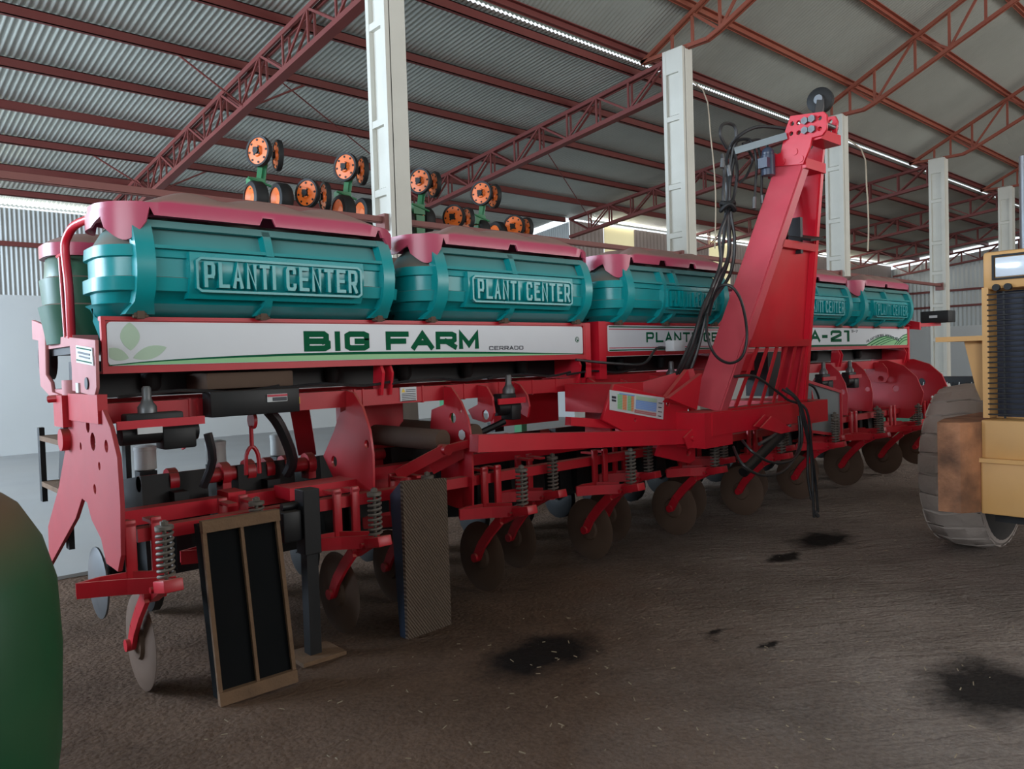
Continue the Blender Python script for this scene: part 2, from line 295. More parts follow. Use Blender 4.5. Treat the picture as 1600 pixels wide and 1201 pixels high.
# ---- lettering: each letter a set of strokes in a 1 x 1 cell
GL = {
'A': [[(0,0),(.5,1),(1,0)],[(.22,.33),(.78,.33)]], 'B': [[(0,0),(0,1),(.82,1),(.93,.88),(.93,.6),(.8,.5)],[(0,.5),(.88,.5)],[(0,0),(.85,0),(1,.12),(1,.38),(.88,.5)]],
'C': [[(1,.8),(1,.9),(.85,1),(.15,1),(0,.88),(0,.12),(.15,0),(.85,0),(1,.1),(1,.2)]], 'D': [[(0,0),(0,1),(.8,1),(1,.85),(1,.15),(.8,0),(0,0)]],
'E': [[(1,1),(0,1),(0,0),(1,0)],[(0,.5),(.85,.5)]], 'F': [[(1,1),(0,1),(0,0)],[(0,.47),(.85,.47)]],
'G': [[(1,.75),(1,.9),(.85,1),(.15,1),(0,.88),(0,.12),(.15,0),(.85,0),(1,.12),(1,.48),(.5,.48)]], 'I': [[(.5,0),(.5,1)]], 'L': [[(0,1),(0,0),(1,0)]],
'M': [[(0,0),(0,1),(.5,.15),(1,1),(1,0)]], 'N': [[(0,0),(0,1),(1,0),(1,1)]], 'O': [[(.15,0),(.85,0),(1,.12),(1,.88),(.85,1),(.15,1),(0,.88),(0,.12),(.15,0)]],
'P': [[(0,0),(0,1),(.85,1),(1,.9),(1,.55),(.85,.42)],[(.85,.42),(0,.42)]], 'R': [[(0,0),(0,1),(.85,1),(1,.9),(1,.55),(.85,.42)],[(.85,.42),(0,.42)],[(.5,.42),(1,0)]],
'T': [[(0,1),(1,1)],[(.5,1),(.5,0)]], '-': [[(.1,.5),(.9,.5)]], '2': [[(0,.75),(0,.88),(.15,1),(.85,1),(1,.88),(1,.65),(0,.15),(0,0),(1,0)]], '1': [[(.15,.75),(.6,1),(.6,0)]], 'S': [[(1,.85),(.85,1),(.15,1),(0,.88),(0,.62),(.15,.5),(.85,.5),(1,.38),(1,.12),(.85,0),(.15,0),(0,.15)]], '7': [[(0,1),(1,1),(.4,0)]], '5': [[(1,1),(0,1),(0,.55),(.85,.55),(1,.4),(1,.12),(.85,0),(0,0)]], 'U': [[(0,1),(0,.12),(.15,0),(.85,0),(1,.12),(1,1)]], 'H': [[(0,0),(0,1)],[(1,0),(1,1)],[(0,.5),(1,.5)]], ' ': []}
def text(mb, string, x0, z0, w, h, t, a, b, gap=.35, thin='', warp=None, ax='Y', slant=0):
    """writes string from x0, height h, total width w; t = stroke width"""
    un = [(.25 if c in 'I1' else (.45 if c == ' ' else 1.0)) for c in string]; tot = sum(un)+gap*(len(string)-1); u = w/tot; x = x0; kk = 0
    for c, n in zip(string, un):
        cw = u*n
        for st in GL.get(c, []):
            pts = []
            for px, pz in st: pts.append(Vector((x+t/2+px*max(0, cw-t) if c not in 'I' else x+cw/2, z0+t/2+pz*(h-t))))
            if (pts[0]-pts[-1]).length > 1e-5:
                pts[0] = pts[0]+(pts[0]-pts[1]).normalized()*t*.48; pts[-1] = pts[-1]+(pts[-1]-pts[-2]).normalized()*t*.48
            for i_, q in enumerate(pts): q = (q[0]+slant*(q[1]-z0), q[1]); pts[i_] = warp(*q) if warp else q
            kk += 1; mb.stroke(pts, t, ax, a-.0006*(kk % 4), b)
        x += cw+u*gap
    return mb

# ================================================================ THE SHED
def struct(o): o['kind'] = 'structure'; return o
def corrugated(name, u0, u1, pitch, fn, rows, m, amp=.0105, per=6):
    """fn(u, row value, wave) -> point. Real waves of sheet metal."""
    n = int((u1-u0)/pitch*per); vs = []; fs = []
    for r in rows:
        for i in range(n+1):
            u = u0+(u1-u0)*i/n; vs.append(fn(u, r, amp*cos(2*pi*u/pitch)))
    for j in range(len(rows)-1):
        for i in range(n): a = j*(n+1)+i; fs.append((a, a+1, a+n+2, a+n+1))
    me = bpy.data.meshes.new(name); me.from_pydata(vs, [], fs); me.materials.append(m); me.polygons.foreach_set('use_smooth', [True]*len(fs)); o = bpy.data.objects.new(name, me); COL.objects.link(o); return o
zl = lambda y: 5.83-.108*(y-7.3)          # lean-to roof, top chord line
zm = lambda y: 6.03-.49*(y-7.25)          # main roof
XE = 35.0; XL = -7.0; YB1 = 17.5; YB2 = 13.8; XG = 14.65; YR = -1.0
# floor: uneven soil
def ground():
    bm = bmesh.new(); xs = [-12+.25*i for i in range(0, 44)]+[-1+.06*i for i in range(0, 160)]+[8.6+.35*i for i in range(0, 80)]; ys = [-10+.5*i for i in range(20)]+[.0+.06*i for i in range(0, 110)]+[6.6+.45*i for i in range(0, 26)]
    xs = sorted(set(round(x, 3) for x in xs)); ys = sorted(set(round(y, 3) for y in ys))
    from mathutils import noise as nz
    grid = []
    for y in ys:
        row = []
        for x in xs:
            h = .012*nz.noise(Vector((x*2.2, y*2.2, 0)))+.008*nz.noise(Vector((x*7, y*7, 3)))+.004*nz.noise(Vector((x*15, y*15, 8)))
            rut = 0
            row.append(bm.verts.new((x, y, h+rut-.006)))
        grid.append(row)
    for j in range(len(ys)-1):
        for i in range(len(xs)-1): bm.faces.new((grid[j][i], grid[j][i+1], grid[j+1][i+1], grid[j+1][i]))
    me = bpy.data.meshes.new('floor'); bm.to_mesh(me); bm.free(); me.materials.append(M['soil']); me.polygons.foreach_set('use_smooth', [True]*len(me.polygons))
    o = bpy.data.objects.new('floor', me); COL.objects.link(o); struct(o)
ground()
b = MB(); b.bb(XL, 3.0, 6.62, YB1, -.1, .025); b.bb(3.0, XG, 9.6, YB1, -.1, .025); struct(b.build('floor_slab', mat('pale_concrete_slab', (.34, .335, .33), .8, dust=.4, dustcol=(.36,.33,.3), scale=1)))
# roofs
ys = [7.35, 9, 11, 13, 15, YB1+.18]
struct(corrugated('ceiling_lean_to', XL, XG, .076, lambda u, y, a: (u, y, zl(y)+.15+a), ys, M['galv']))
struct(corrugated('ceiling_lean_to_far', XG, XE, .076, lambda u, y, a: (u, y, zl(y)+.145+a), [7.35, 9, 11, 13, YB2+.2], M['galv']))
struct(corrugated('ceiling_main', XL, XE, .076, lambda u, y, a: (u, y, zm(y)+.145+a), [7.46, 5, 3, 1, YR], M['galv']))
struct(corrugated('ceiling_main_rear', XL, XE, .125, lambda u, y, a: (u, y, zm(YR)+.16+.49*(y-YR)+a), [YR, -3, -5, -9.5], M['galv'], per=3))
# back walls: rendered lower part and sheet above, gap under the eave
b = MB(); b.bb(XL, XG, YB1, YB1+.15, 0, 3.12); struct(b.build('wall_back', M['wall_white']))
b = MB(); b.bb(XG+.1, XE, YB2, YB2+.15, 0, 2.5); struct(b.build('wall_back_far', M['wall_white']))
b = MB(); b.bb(XE, XE+.15, -9, YB2, 0, 2.42); struct(b.build('wall_end', M['wall_white']))
b = MB(); b.bb(XG, XG+.15, YB2, YB1, 0, 2.5); struct(b.build('wall_return', M['wall_white']))
struct(corrugated('wall_back_cladding', 2.28, XG, .08, lambda u, z, a: (u, YB1+a, z), [3.12, 4.0, 4.79], M['galv_wall'], .012))
struct(corrugated('wall_return_cladding', YB2, YB1, .08, lambda u, z, a: (XG+a, u, lerp(2.5, zl(u)-.02, z)), [0, 1], M['galv_wall'], .014))
for n_, (x0, x1) in enumerate(((XG, 16.0), (17.3, 21.0), (22.2, 29.5), (31.0, XE))):
    struct(corrugated('wall_back_far_cladding', x0, x1, .16, lambda u, z, a: (u, YB2+a, z), [2.5, 4, 5.15], M['galv_brown'], .014))
struct(corrugated('wall_end_cladding', -9, YB2, .16, lambda u, z, a: (XE+a, u, 2.42+((zl(u) if u > 7.3 else zm(u))-.12-2.42 if u > YR else zm(YR)+.49*(u-YR)-2.6)*z), [0, 1], M['galv_wall'], .016, per=4))
for n_, (x0, x1) in enumerate(((16.02, 17.28), (21.02, 22.18), (29.52, 30.98))):
    b = MB(); b.bb(x0, x1, YB2-.01, YB2+.01, 2.5, 5.15); struct(b.build('window_%d' % (n_+1), M['translucent']))
b = MB(); b.bb(XL, 2.26, YB1-.01, YB1+.01, 3.12, 4.79); struct(b.build('window_4', M['translucent']))
b = MB(); b.bb(6, XE, -9.65, -9.5, 0, 2.4); b.bb(XL, 6, -9.65, -9.5, 0, 5.6); struct(b.build('wall_front', M['wall_white']))
b = MB(); b.bb(XL-.15, XL, -9.5, -7.4, 0, 2.4); b.bb(XL-.15, XL, 1.4, YB1, 0, 2.4); b.bb(XL-.15, XL, -9.5, 7.3, 4.4, 6.0); b.bb(XL-.15, XL, -9.5, -7.4, 2.4, 4.4); b.bb(XL-.15, XL, 1.4, 7.3, 2.4, 4.4); b.prism([(-9.5, 6.0), (7.3, 6.0), (YR, zm(YR))], 'X', XL-.15, XL); struct(b.build('wall_left', M['wall_white']))
# columns
colx = [-.65, 4.445, 9.455, 14.48, 19.7, 24.85, 29.95]
cn = ['first white concrete column, behind the left machine end', 'nearest white concrete column, rising behind the front two hoppers', 'second white concrete column, between the black hose bundle and the orange discs', 'third white concrete column, right behind the tall red mast', 'fourth white concrete column, left of the orange tractor', 'fifth white concrete column, above the orange tractor', 'farthest white concrete column']
def column(x, i):
    r = empty('concrete_column', (x, 6.67, 0))
    tag(r, cn[i], 'column', 'white precast concrete columns')
    b = MB(); h = 5.96; w = .245; d = .345
    b.bb(-w/2+.05, w/2, -d/2, d/2, 0, h)                       # web and right-hand face
    b.bb(-w/2, -w/2+.06, -d/2, -d/2+.075, 0, h); b.bb(-w/2, -w/2+.06, d/2-.055, d/2, 0, h)
    for z in (.0, .9, 1.7, 2.5, 3.26, 3.96, 4.94, 5.62):
        t = .07 if z < 5.6 else .34
        b.prism([(-w/2+.004, z), (-w/2+.004, z+t), (-w/2+.06, z+t+.03), (-w/2+.06, z)], 'Y', -d/2+.05, d/2-.04)
    o = b.build('shaft', M['concrete'], r, 0); o.matrix_parent_inverse = Matrix.Identity(4); return r
for i, x in enumerate(colx): column(x, i) if i else None
# purlins of the lean-to
nth = ['eave-side', 'second', 'third', 'fourth', 'fifth', 'sixth', 'seventh', 'topmost']
for k in range(8):
    y = 16.55-1.3*k; x1 = XG if y > YB2 else XE
    b = MB(); z = zl(y)+.005
    b.bb(XL, x1, y-.028, y+.028, z, z+.012); b.bb(XL, x1, y-.028, y-.02, z, z+.125); b.bb(XL, x1, y-.028, y+.028, z+.113, z+.125)
    tag(b.build('roof_purlin', M['steelred'], smooth=0), '%s red steel purlin of the low side roof, counted up from the eave' % nth[k], 'purlin', 'purlins of the lean-to roof')
# purlins of the main roof
nth = ['lowest', 'second', 'third', 'fourth', 'fifth', 'sixth', 'seventh']
for k, y in enumerate((7.28, 6.4, 5.25, 4.15, 3.0, 1.85, .7)):
    b = MB(); z = zm(y)+.0
    b.bb(XL, XE, y-.03, y+.03, z+.01, z+.025); b.bb(XL, XE, y+.022, y+.03, z, z+.13); b.bb(XL, XE, y-.03, y+.03, z+.115, z+.128)
    tag(b.build('roof_purlin', M['steelorange'] if k else M['steelred'], smooth=0), '%s rust-red purlin of the high main roof, counted up from the columns' % nth[k], 'purlin', 'purlins of the main roof')
# trusses: lean-to (parallel chords) and main hall
def angle(b, a, c, s): b.beam(a, c, s, s)
def lean_truss(x, i, yend):
    b = MB(); e = .0; top = lambda y: zl(y)-.03; bot = lambda y: zl(y)-.03-.44
    for dx in (-.045, .045):
        b.beam((x+dx, 6.86, top(6.86)), (x+dx, yend, top(yend)), .03, .06); b.beam((x+dx, 6.86, bot(6.86)), (x+dx, yend, bot(yend)), .03, .06)
    b.beam((x, 6.86, bot(6.86)-.035), (x, yend, bot(yend)-.035), .13, .012)
    n = int((yend-6.9)/.62); st = (yend-6.9)/n
    for k in range(n):
        y0 = 6.9+k*st; y1 = y0+st
        for dx in (-.045, .045): b.beam((x+dx, y0, bot(y0)), (x+dx, y0, top(y0)), .022, .03); b.beam((x+dx, y0, bot(y0)) if k % 2 else (x+dx, y0, top(y0)), (x+dx, y1, top(y1)) if k % 2 else (x+dx, y1, bot(y1)), .022, .03)
    r = b.build('roof_truss', M['steelred'], smooth=0)
    tag(r, 'red truss of the side roof, %s' % tn[i], 'truss', 'trusses of the lean-to roof')
tn = ['unused', 'at upper left, running down from the nearest column', 'second, above the orange discs', 'third, ending behind the hose bundle', 'fourth, right of the red mast', 'fifth, seen between the fourth and fifth columns', 'sixth, far back above the orange tractor', 'last, against the end wall']
for i, x in enumerate(colx+[34.7]):
    if i: lean_truss(x, i, 17.3 if x < XG-.3 else 13.6)
tm = ['unused', 'unused', 'nearest, springing from the second column', 'second, springing from the third column', 'third, springing from the fourth column', 'fourth, springing from the fifth column', 'fifth, springing from the farthest column', 'last, against the end wall']
for i, x in enumerate(colx+[34.7]):
    if not i: continue
    b = MB(); top = lambda y: zm(y)-.04
    def bot(y): return interp(-y, [(-7.25, 5.98), (-6.15, 5.96), (-5.95, 6.03), (-3.6, 7.12), (YR*-1, 8.7)])
    for dx in (-.03, .03):
        b.beam((x+dx, 7.3, top(7.3)), (x+dx, YR, top(YR)), .03, .055)
        pts = [7.3, 6.15, 5.95, 3.6, YR]
        for a, c in zip(pts, pts[1:]): b.beam((x+dx, a, bot(a)), (x+dx, c, bot(c)), .03, .055)
    nodes = [6.75, 6.4, 5.95, 5.25, 4.7, 4.15, 3.6, 3.0, 2.4, 1.85, 1.2, .7, 0, YR]
    for k, y in enumerate(nodes):
        b.beam((x, y, bot(y)), (x, y, top(y)), .03, .04)
        if k and k < len(nodes)-1: y2 = nodes[k+1]; b.beam((x, y, top(y)) if k % 2 else (x, y, bot(y)), (x, y2, bot(y2)) if k % 2 else (x, y2, top(y2)), .03, .04)
    # mirror half down to the camera side
    b.beam((x, YR, top(YR)), (x, -9, zm(YR)+.49*(-9-YR)-.04), .06, .055)
    tag(b.build('roof_truss', M['steelorange'] if i > 1 else M['steelred'], smooth=0), 'red lattice truss of the main roof, %s' % (tm[i] if i > 1 else 'over the nearest column'), 'truss', 'trusses of the main roof')
# beams between the columns at hopper height
bn = ['far left', 'left of the nearest column', 'between the nearest and second columns', 'between the second and third columns', 'between the third and fourth columns', 'between the fourth and fifth columns']
for i, (x0, x1) in enumerate(((-.5, 4.32), (4.57, 9.33), (9.58, 14.35), (14.6, 19.55))):
    b = MB(); b.bb(x0, x1, 6.58, 6.60, 2.975, 3.035); b.bb(x0, x1, 6.58, 6.625, 2.970, 2.98); b.bb(x0, x1, 6.6, 6.64, 3.025, 3.035)
    b.bb(x1-.05, x1, 6.54, 6.7, 2.89, 3.06)
    tag(b.build('tie_beam', mat('dusty_red_beam', (.20, .07, .06), .6, top=.5, dustcol=(.3,.17,.14)), smooth=0), 'dusty red steel tie beam %s, behind the planter hoppers' % bn[i+1], 'beam', 'tie beams between the columns')
# girts on the walls, braces, hanging cords
for z, y0, y1, nm in ((4.25, XL, XG, 'left back wall'),):
    b = MB(); b.bb(XL, XG, YB1-.1, YB1-.03, 4.05, 4.14); tag(b.build('wall_girt', M['steelred'], smooth=0), 'dark red steel girt across the left back wall cladding', 'girt')
for z, nm in ((3.1, 'lower'), (3.75, 'upper')):
    b = MB(); b.bb(XG+.2, XE, YB2-.1, YB2-.03, z+.4, z+.48); tag(b.build('wall_girt', M['steelred'], smooth=0), '%s dark girt on the far back wall cladding' % nm, 'girt')
    b = MB(); b.bb(XE-.1, XE-.03, -9, YB2, z+.1, z+.19); tag(b.build('wall_girt', M['steelred'], smooth=0), '%s dark girt on the far end wall cladding' % nm, 'girt')
for (y, dx, nm) in ((10.05, .85, 'upper'), (13.95, .9, 'lower')):
    b = MB(); b.cyl((4.41-dx, y, zl(y)+.02), (4.41, y, zl(y)-.47), .014, n=6); b.cyl((4.48+dx, y, zl(y)+.02), (4.48, y, zl(y)-.47), .014, n=6); b.beam((4.38, y, zl(y)-.48), (4.51, y, zl(y)-.48), .03, .01)
    tag(b.build('fly_brace', M['steelred']), '%s pair of thin red fly braces on the nearest side truss' % nm, 'brace')
b = MB(); b.cyl((4.9, 9.98, zl(9.98)-.05), (9.2, 12.6, zl(12.6)-.4), .01, n=6); b.cyl((9.9, 9.98, zl(9.98)-.05), (14.2, 12.6, zl(12.6)-.4), .01, n=6); tag(b.build('tie_rod', M['steelred']), 'thin red diagonal tie rods under the low side roof', 'rod')
for k, (pts, nm) in enumerate(((((9.95, 7.28, 6.02), (10.889,7.200,5.859), (11.081,7.200,5.170), (11.193,7.200,4.243), (11.136,7.200,3.308)), 'between the second column and the mast'), (((15.1, 7.28, 6.02), (16.775,7.200,5.856), (17.031,7.200,5.101), (17.096,7.200,4.280), (17.041,7.200,3.694)), 'just right of the third column'))):
    b = MB(); b.tube(pts, .011 if k == 0 else .016, 6); tag(b.build('hanging_cord', mat('pale_cord', (.5, .42, .32), .8)), 'thin pale cord hanging from the roof %s' % nm, 'cord')

# ================================================================ THE PLANTER
PL = empty('seed_planter', (5.5, 4.3, 0)); tag(PL, 'long red seed planter with teal hoppers, magenta lids and an upright red mast', 'farm machine')
SPLIT = {'inner_plate','bracket_gusset','grille_frame','seed_tube','gusset','hopper_end_plate','inner_beam','grille_upright','step_tread','step_frame','mast_base','hose_fitting','weld_boss','link_bar','banner_bracket','cylinder_lug','rubber_grommet','head_bolt','wheel_bolt','meter_housing','hopper_platform','front_bumper','reinforcing_rib'}
def part(mb, name, m, label=None, parent=None, smooth=40):
    if name in SPLIT:
        r = build_each(mb, name, m, parent or PL, smooth)
        for o in r:
            if label: o['label'] = label
        return r[0]
    o = mb.build(name, m, parent or PL, smooth)
    if label: o['label'] = label
    return o
# ---- hoppers
FR = [(1.70, 4.18), (1.82, 4.17), (1.835, 4.10), (1.88, 4.03), (1.95, 3.98), (2.05, 3.955), (2.15, 3.965), (2.25, 4.0), (2.33, 4.05)]
fy = lambda z: interp(z, FR)
def ring(x0, x1, y0, y1, r, nseg=8):
    P = []
    for cx, cy, a0 in ((x1-r, y0+r, -90), (x1-r, y1-r, 0), (x0+r, y1-r, 90), (x0+r, y0+r, 180)):
        for k in range(nseg+1): a = R_(a0+90*k/nseg); P.append((cx+r*cos(a), cy+r*sin(a)))
    return P
def hopper_body(x0, x1, yb, mirror=None, name='seed_hopper', m='teal'):
    steps = [(1.70, 0), (1.82, 0), (1.835, .012), (1.875, .012), (1.89, .024), (1.885, .0), (1.945, .0), (1.95, .026), (2.015, .026), (2.02, .004), (2.11, .004), (2.115, .02), (2.17, .02), (2.178, -.004), (2.25, -.006), (2.33, -.02)]
    b = MB(); rings = []
    def bend(z): return .07*max(0, (1.9-z)/.2)+.10*max(0, (z-2.15)/.18)**1.5
    for z, o in steps:
        e = bend(z); f = fy(z)+.02
        R = ring(x0-o+e, x1+o-e, f-o, yb+o-e, .19); rings.append([b.bm.verts.new((px, py, z)) for px, py in R])
    n = len(rings[0])
    for a, c in zip(rings, rings[1:]):
        for k in range(n): b.bm.faces.new((a[k], a[(k+1) % n], c[(k+1) % n], c[k]))
    b.bm.faces.new(rings[0][::-1]); b.bm.faces.new(rings[-1])
    return b
def follow(b, x0, x1, z0, z1, o, n=8, inset=.03, flare=0):
    """a band following the hopper front from z0 to z1, standing o proud"""
    rows = []
    for i in range(n+1):
        z = lerp(z0, z1, i/n); f = fy(z); w = flare*max(0, (z0+.05-z)/.05)
        rows.append([b.bm.verts.new(p) for p in ((x0-w, f+inset, z), (x0-w+.006, f-o, z), (x1+w-.006, f-o, z), (x1+w, f+inset, z))])
    for a, c in zip(rows, rows[1:]):
        for k in range(3): b.bm.faces.new((a[k], a[k+1], c[k+1], c[k]))
    b.bm.faces.new(rows[0]); b.bm.faces.new(rows[-1][::-1])
def hopper(x0, w=1.68, yb=4.46, style=0):
    x0 += .09; x1 = x0+w; ra, rb = x0+.165, x0+w-.135   # outer rib centres
    o = part(hopper_body(x0, x1, yb), 'seed_hopper', M['teal'], smooth=50)
    b = MB(); midx = lerp(ra, rb, .46)
    ribs = [(ra, .05), (rb, .045)] + ([(x0+.62, .03)] if style == 1 else [])
    for rx, hw in ribs: follow(b, rx-hw, rx+hw, 1.838, 2.30, .03, flare=.025)
    follow(b, midx-.028, midx+.028, 2.15, 2.29, .028); follow(b, midx-.028, midx+.028, 1.838, 1.92, .028, flare=.02)
    if style == 0:
        follow(b, ra, rb, 2.262, 2.30, .028, 3); follow(b, ra, rb, 2.155, 2.172, .026, 2)
    else: follow(b, ra, rb, 2.262, 2.30, .028, 3); follow(b, ra, rb, 2.155, 2.172, .026, 2); follow(b, ra, x0+.62, 1.95, 2.0, .02, 2)
    part(b, 'reinforcing_rib', M['teal'], parent=o, smooth=30)
    # name panel
    pa, pb = (ra+.20, rb-.17) if style == 0 else (x0+.60, rb-.17)
    b = MB(); follow(b, pa, pb, 1.915, 2.145, .028, 6); yf = 3.955-.028
    b.stroke([(pa+.055, 1.95), (pb-.055, 1.95), (pb-.035, 1.965), (pb-.035, 2.10), (pb-.055, 2.115), (pa+.055, 2.115), (pa+.035, 2.10), (pa+.035, 1.965)], .012, 'Y', yf-.012, yf+.03, True)
    part(b, 'name_panel', M['tealpanel'], parent=o, smooth=30)
    b = MB(); wd = pb-pa-.13
    text(b, 'PLANTI', pa+.065, 1.968, wd*.43, .13, .018, yf-.02, yf+.03, .3); part(b, 'raised_lettering', M['tealpanel'], parent=o, smooth=30); b = MB(); text(b, 'CENTER', pa+.065+wd*.5, 1.968, wd*.5, .13, .018, yf-.02, yf+.03, .3)
    part(b, 'raised_lettering', M['tealpanel'], parent=o, smooth=30)
    # lid
    b = MB(); nn = 220; r = .235; X0, X1, Y0, Y1 = x0-.012, x1+.012, 3.955, yb+.03
    R = []; P = ring(X0, X1, Y0, Y1, r, 10)
    # resample evenly
    L = [0]
    for i in range(len(P)): a = Vector(P[i]); c = Vector(P[(i+1) % len(P)]); L.append(L[-1]+(c-a).length)
    for k in range(nn):
        s_ = L[-1]*k/nn; i = max(j for j in range(len(P)) if L[j] <= s_+1e-9); t = (s_-L[i])/max(1e-9, L[i+1]-L[i]); R.append((lerp(P[i][0], P[(i+1) % len(P)][0], t), lerp(P[i][1], P[(i+1) % len(P)][1], t)))
    notch = [ra, midx, rb-.01]
    if style == 1: notch = [ra+.02, x0+.62, midx+.25]
    def zb(x, y):
        z = 2.315
        if y < Y0+.06:
            for q in notch:
                if abs(x-q) < .045 : z = 2.355
        dl = x-(x0+.10)                          # drooping flap at the left corner, small one at the right
        if y < Y0+.16 and x < ra+.03: z = min(z, 2.315-.125*(.5+.5*cos(pi*min(1, abs(x-(ra-.075))/.12)))**.7)
        if y < Y0+.16 and x > rb-.02: z = min(z, 2.315-.06*(.5+.5*cos(pi*min(1, abs(x-(rb+.07))/.07)))**.7)
        if x < X0+.08 and y > Y0+.12: z = 2.315-.05*min(1, (y-Y0-.12)/.1)
        return z
    cx, cy = (X0+X1)/2, (Y0+Y1)/2; rings = []
    def hump(x):
        h = 0
        for q in (.24, .50, .76):
            d = (x-(x0+w*q))/.19; h = max(h, .032*max(0, 1-d*d)**.6)
        return h
    for lvl, (ins, zz) in enumerate(((.0, None), (.0, 2.38), (.008, 2.395), (.03, 2.41), (.08, 2.428), (.13, 2.44), (.18, 2.448), (.24, 2.452))):
        row = []
        for (x, y) in R:
            k = ins/.25; xx = x+(ins if x < cx else -ins)*1.25*min(1, abs(x-cx)/(.35)); yy = y+(cy-y)*min(1, k*.97)
            z = zb(x, y) if zz is None else zz-.10*max(0, (abs(x-cx)-(w/2-.30))/.30)**2*(1 if lvl > 1 else .35)
            if zz and lvl >= 4: z += hump(xx)*min(1, (lvl-3)*.6)
            row.append(b.bm.verts.new((xx, yy, z)))
        rings.append(row)
    for a, c in zip(rings, rings[1:]):
        for k in range(nn): b.bm.faces.new((a[k], a[(k+1) % nn], c[(k+1) % nn], c[k]))
    b.bm.faces.new(rings[-1])
    # thickness of the skirt
    inner = [b.bm.verts.new((v.co.x+(cx-v.co.x)*.012, v.co.y+(cy-v.co.y)*.05, v.co.z)) for v in rings[0]]
    in2 = [b.bm.verts.new((v.co.x, v.co.y, 2.38)) for v in inner]
    for k in range(nn):
        b.bm.faces.new((rings[0][k], inner[k], inner[(k+1) % nn], rings[0][(k+1) % nn])); b.bm.faces.new((inner[k], in2[k], in2[(k+1) % nn], inner[(k+1) % nn]))
    lid = part(b, 'hopper_lid', M['lid'], parent=o, smooth=35); lid['label'] = 'dusty magenta lid'
    for q in (ra, midx, rb):
        b = MB(); b.bb(q-.03, q+.03, 4.055, 4.10, 1.82, 1.85, .005); b.bb(q-.018, q+.018, 4.045, 4.06, 1.815, 1.868, .003); b.cyl((q-.035, 4.055, 1.828), (q+.035, 4.055, 1.828), .007, n=8)
        part(b, 'latch', M['tan'], parent=o)
    return o
for x0, st in ((.95, 0), (2.735, 0), (4.62, 1), (7.20, 0), (8.99, 0)): hopper(x0, style=st)
# rear hoppers
for x0 in (.97, 2.755, 4.6, 7.2, 9.0):
    b = MB(); rings = []
    for z, o in ((1.72, 0), (1.80, .01), (1.93, .03), (1.94, .01), (2.08, .02), (2.09, 0), (2.2, -.01), (2.26, -.05)):
        rings.append([b.bm.verts.new((px, py, z)) for px, py in ring(x0-o, x0+1.72+o, 4.70-o, 5.12+o, .17, 6)])
    for a, c in zip(rings, rings[1:]):
        for k in range(len(a)): b.bm.faces.new((a[k], a[(k+1) % len(a)], c[(k+1) % len(a)], c[k]))
    b.bm.faces.new(rings[0][::-1]); b.bm.faces.new(rings[-1])
    o = part(b, 'rear_hopper', M['shaded_tank'], 'rear hopper in shade-darkened teal green')
    b = MB(); rings = []
    for z, ins in ((2.20, -.015), (2.27, -.015), (2.30, .03), (2.34, .12)):
        rings.append([b.bm.verts.new((px, py, z)) for px, py in ring(x0+ins, x0+1.72-ins, 4.70+ins, 5.12-ins, .17-max(0, ins*.4), 6)])
    for a, c in zip(rings, rings[1:]):
        for k in range(len(a)): b.bm.faces.new((a[k], a[(k+1) % len(a)], c[(k+1) % len(a)], c[k]))
    b.bm.faces.new(rings[0][::-1]); b.bm.faces.new(rings[-1]); part(b, 'hopper_lid', M['lid'], parent=o)

# ---- banners
def banner(x0, x1, z0=1.560, z1=1.828, y=4.10):
    b = MB(); t = .02
    b.bb(x0, x1, y, y+.03, z0, z0+t); b.bb(x0, x1, y, y+.05, z1-t, z1); b.bb(x0+.0005, x0+t, y+.001, y+.031, z0+.002, z1-.002); b.bb(x1-t, x1-.0005, y+.001, y+.031, z0+.002, z1-.002); b.bb(x0+.001, x1-.001, y+.012, y+.029, z0+.001, z1-.001)
    b.bb(x0, x1, y, y+.16, z0-.012, z0)
    fr = part(b, 'banner_frame', M['red'], smooth=0)
    i = .026; r = .022; b = MB(); b.prism([(px, pz) for px, pz in ring(x0+i, x1-i, z0+i, z1-i, r, 5)], 'Y', y+.005, y+.013)
    return fr, part(b, 'banner_panel', M['white_panel'], 'white printed banner', fr, 0)
fr, pn = banner(1.035, 4.50)
def grow_curve(x0, x1, f, n=24): return [(lerp(x0, x1, i/n), f(i/n)) for i in range(n+1)]
yb_ = 4.1045
up = lambda t: 1.598+.028*sin(pi*min(1, t*1.0))**.8
b = MB(); c1 = grow_curve(1.063, 4.474, lambda t: 1.590+.044*math.sin(pi*(t**.75))); b.prism(c1+[(4.474, 1.588), (1.063, 1.588)], 'Y', yb_-.001, yb_+.002); part(b, 'printed_sweep', M['lgreen'], 'light green sweep', pn, 0)
b = MB(); b.prism(c1+[(px, pz-.004-.012*sin(pi*k/24)) for k, (px, pz) in reversed(list(enumerate(c1)))], 'Y', yb_-.002, yb_+.002); part(b, 'printed_line', M['dgreen'], 'dark green line', pn, 0)
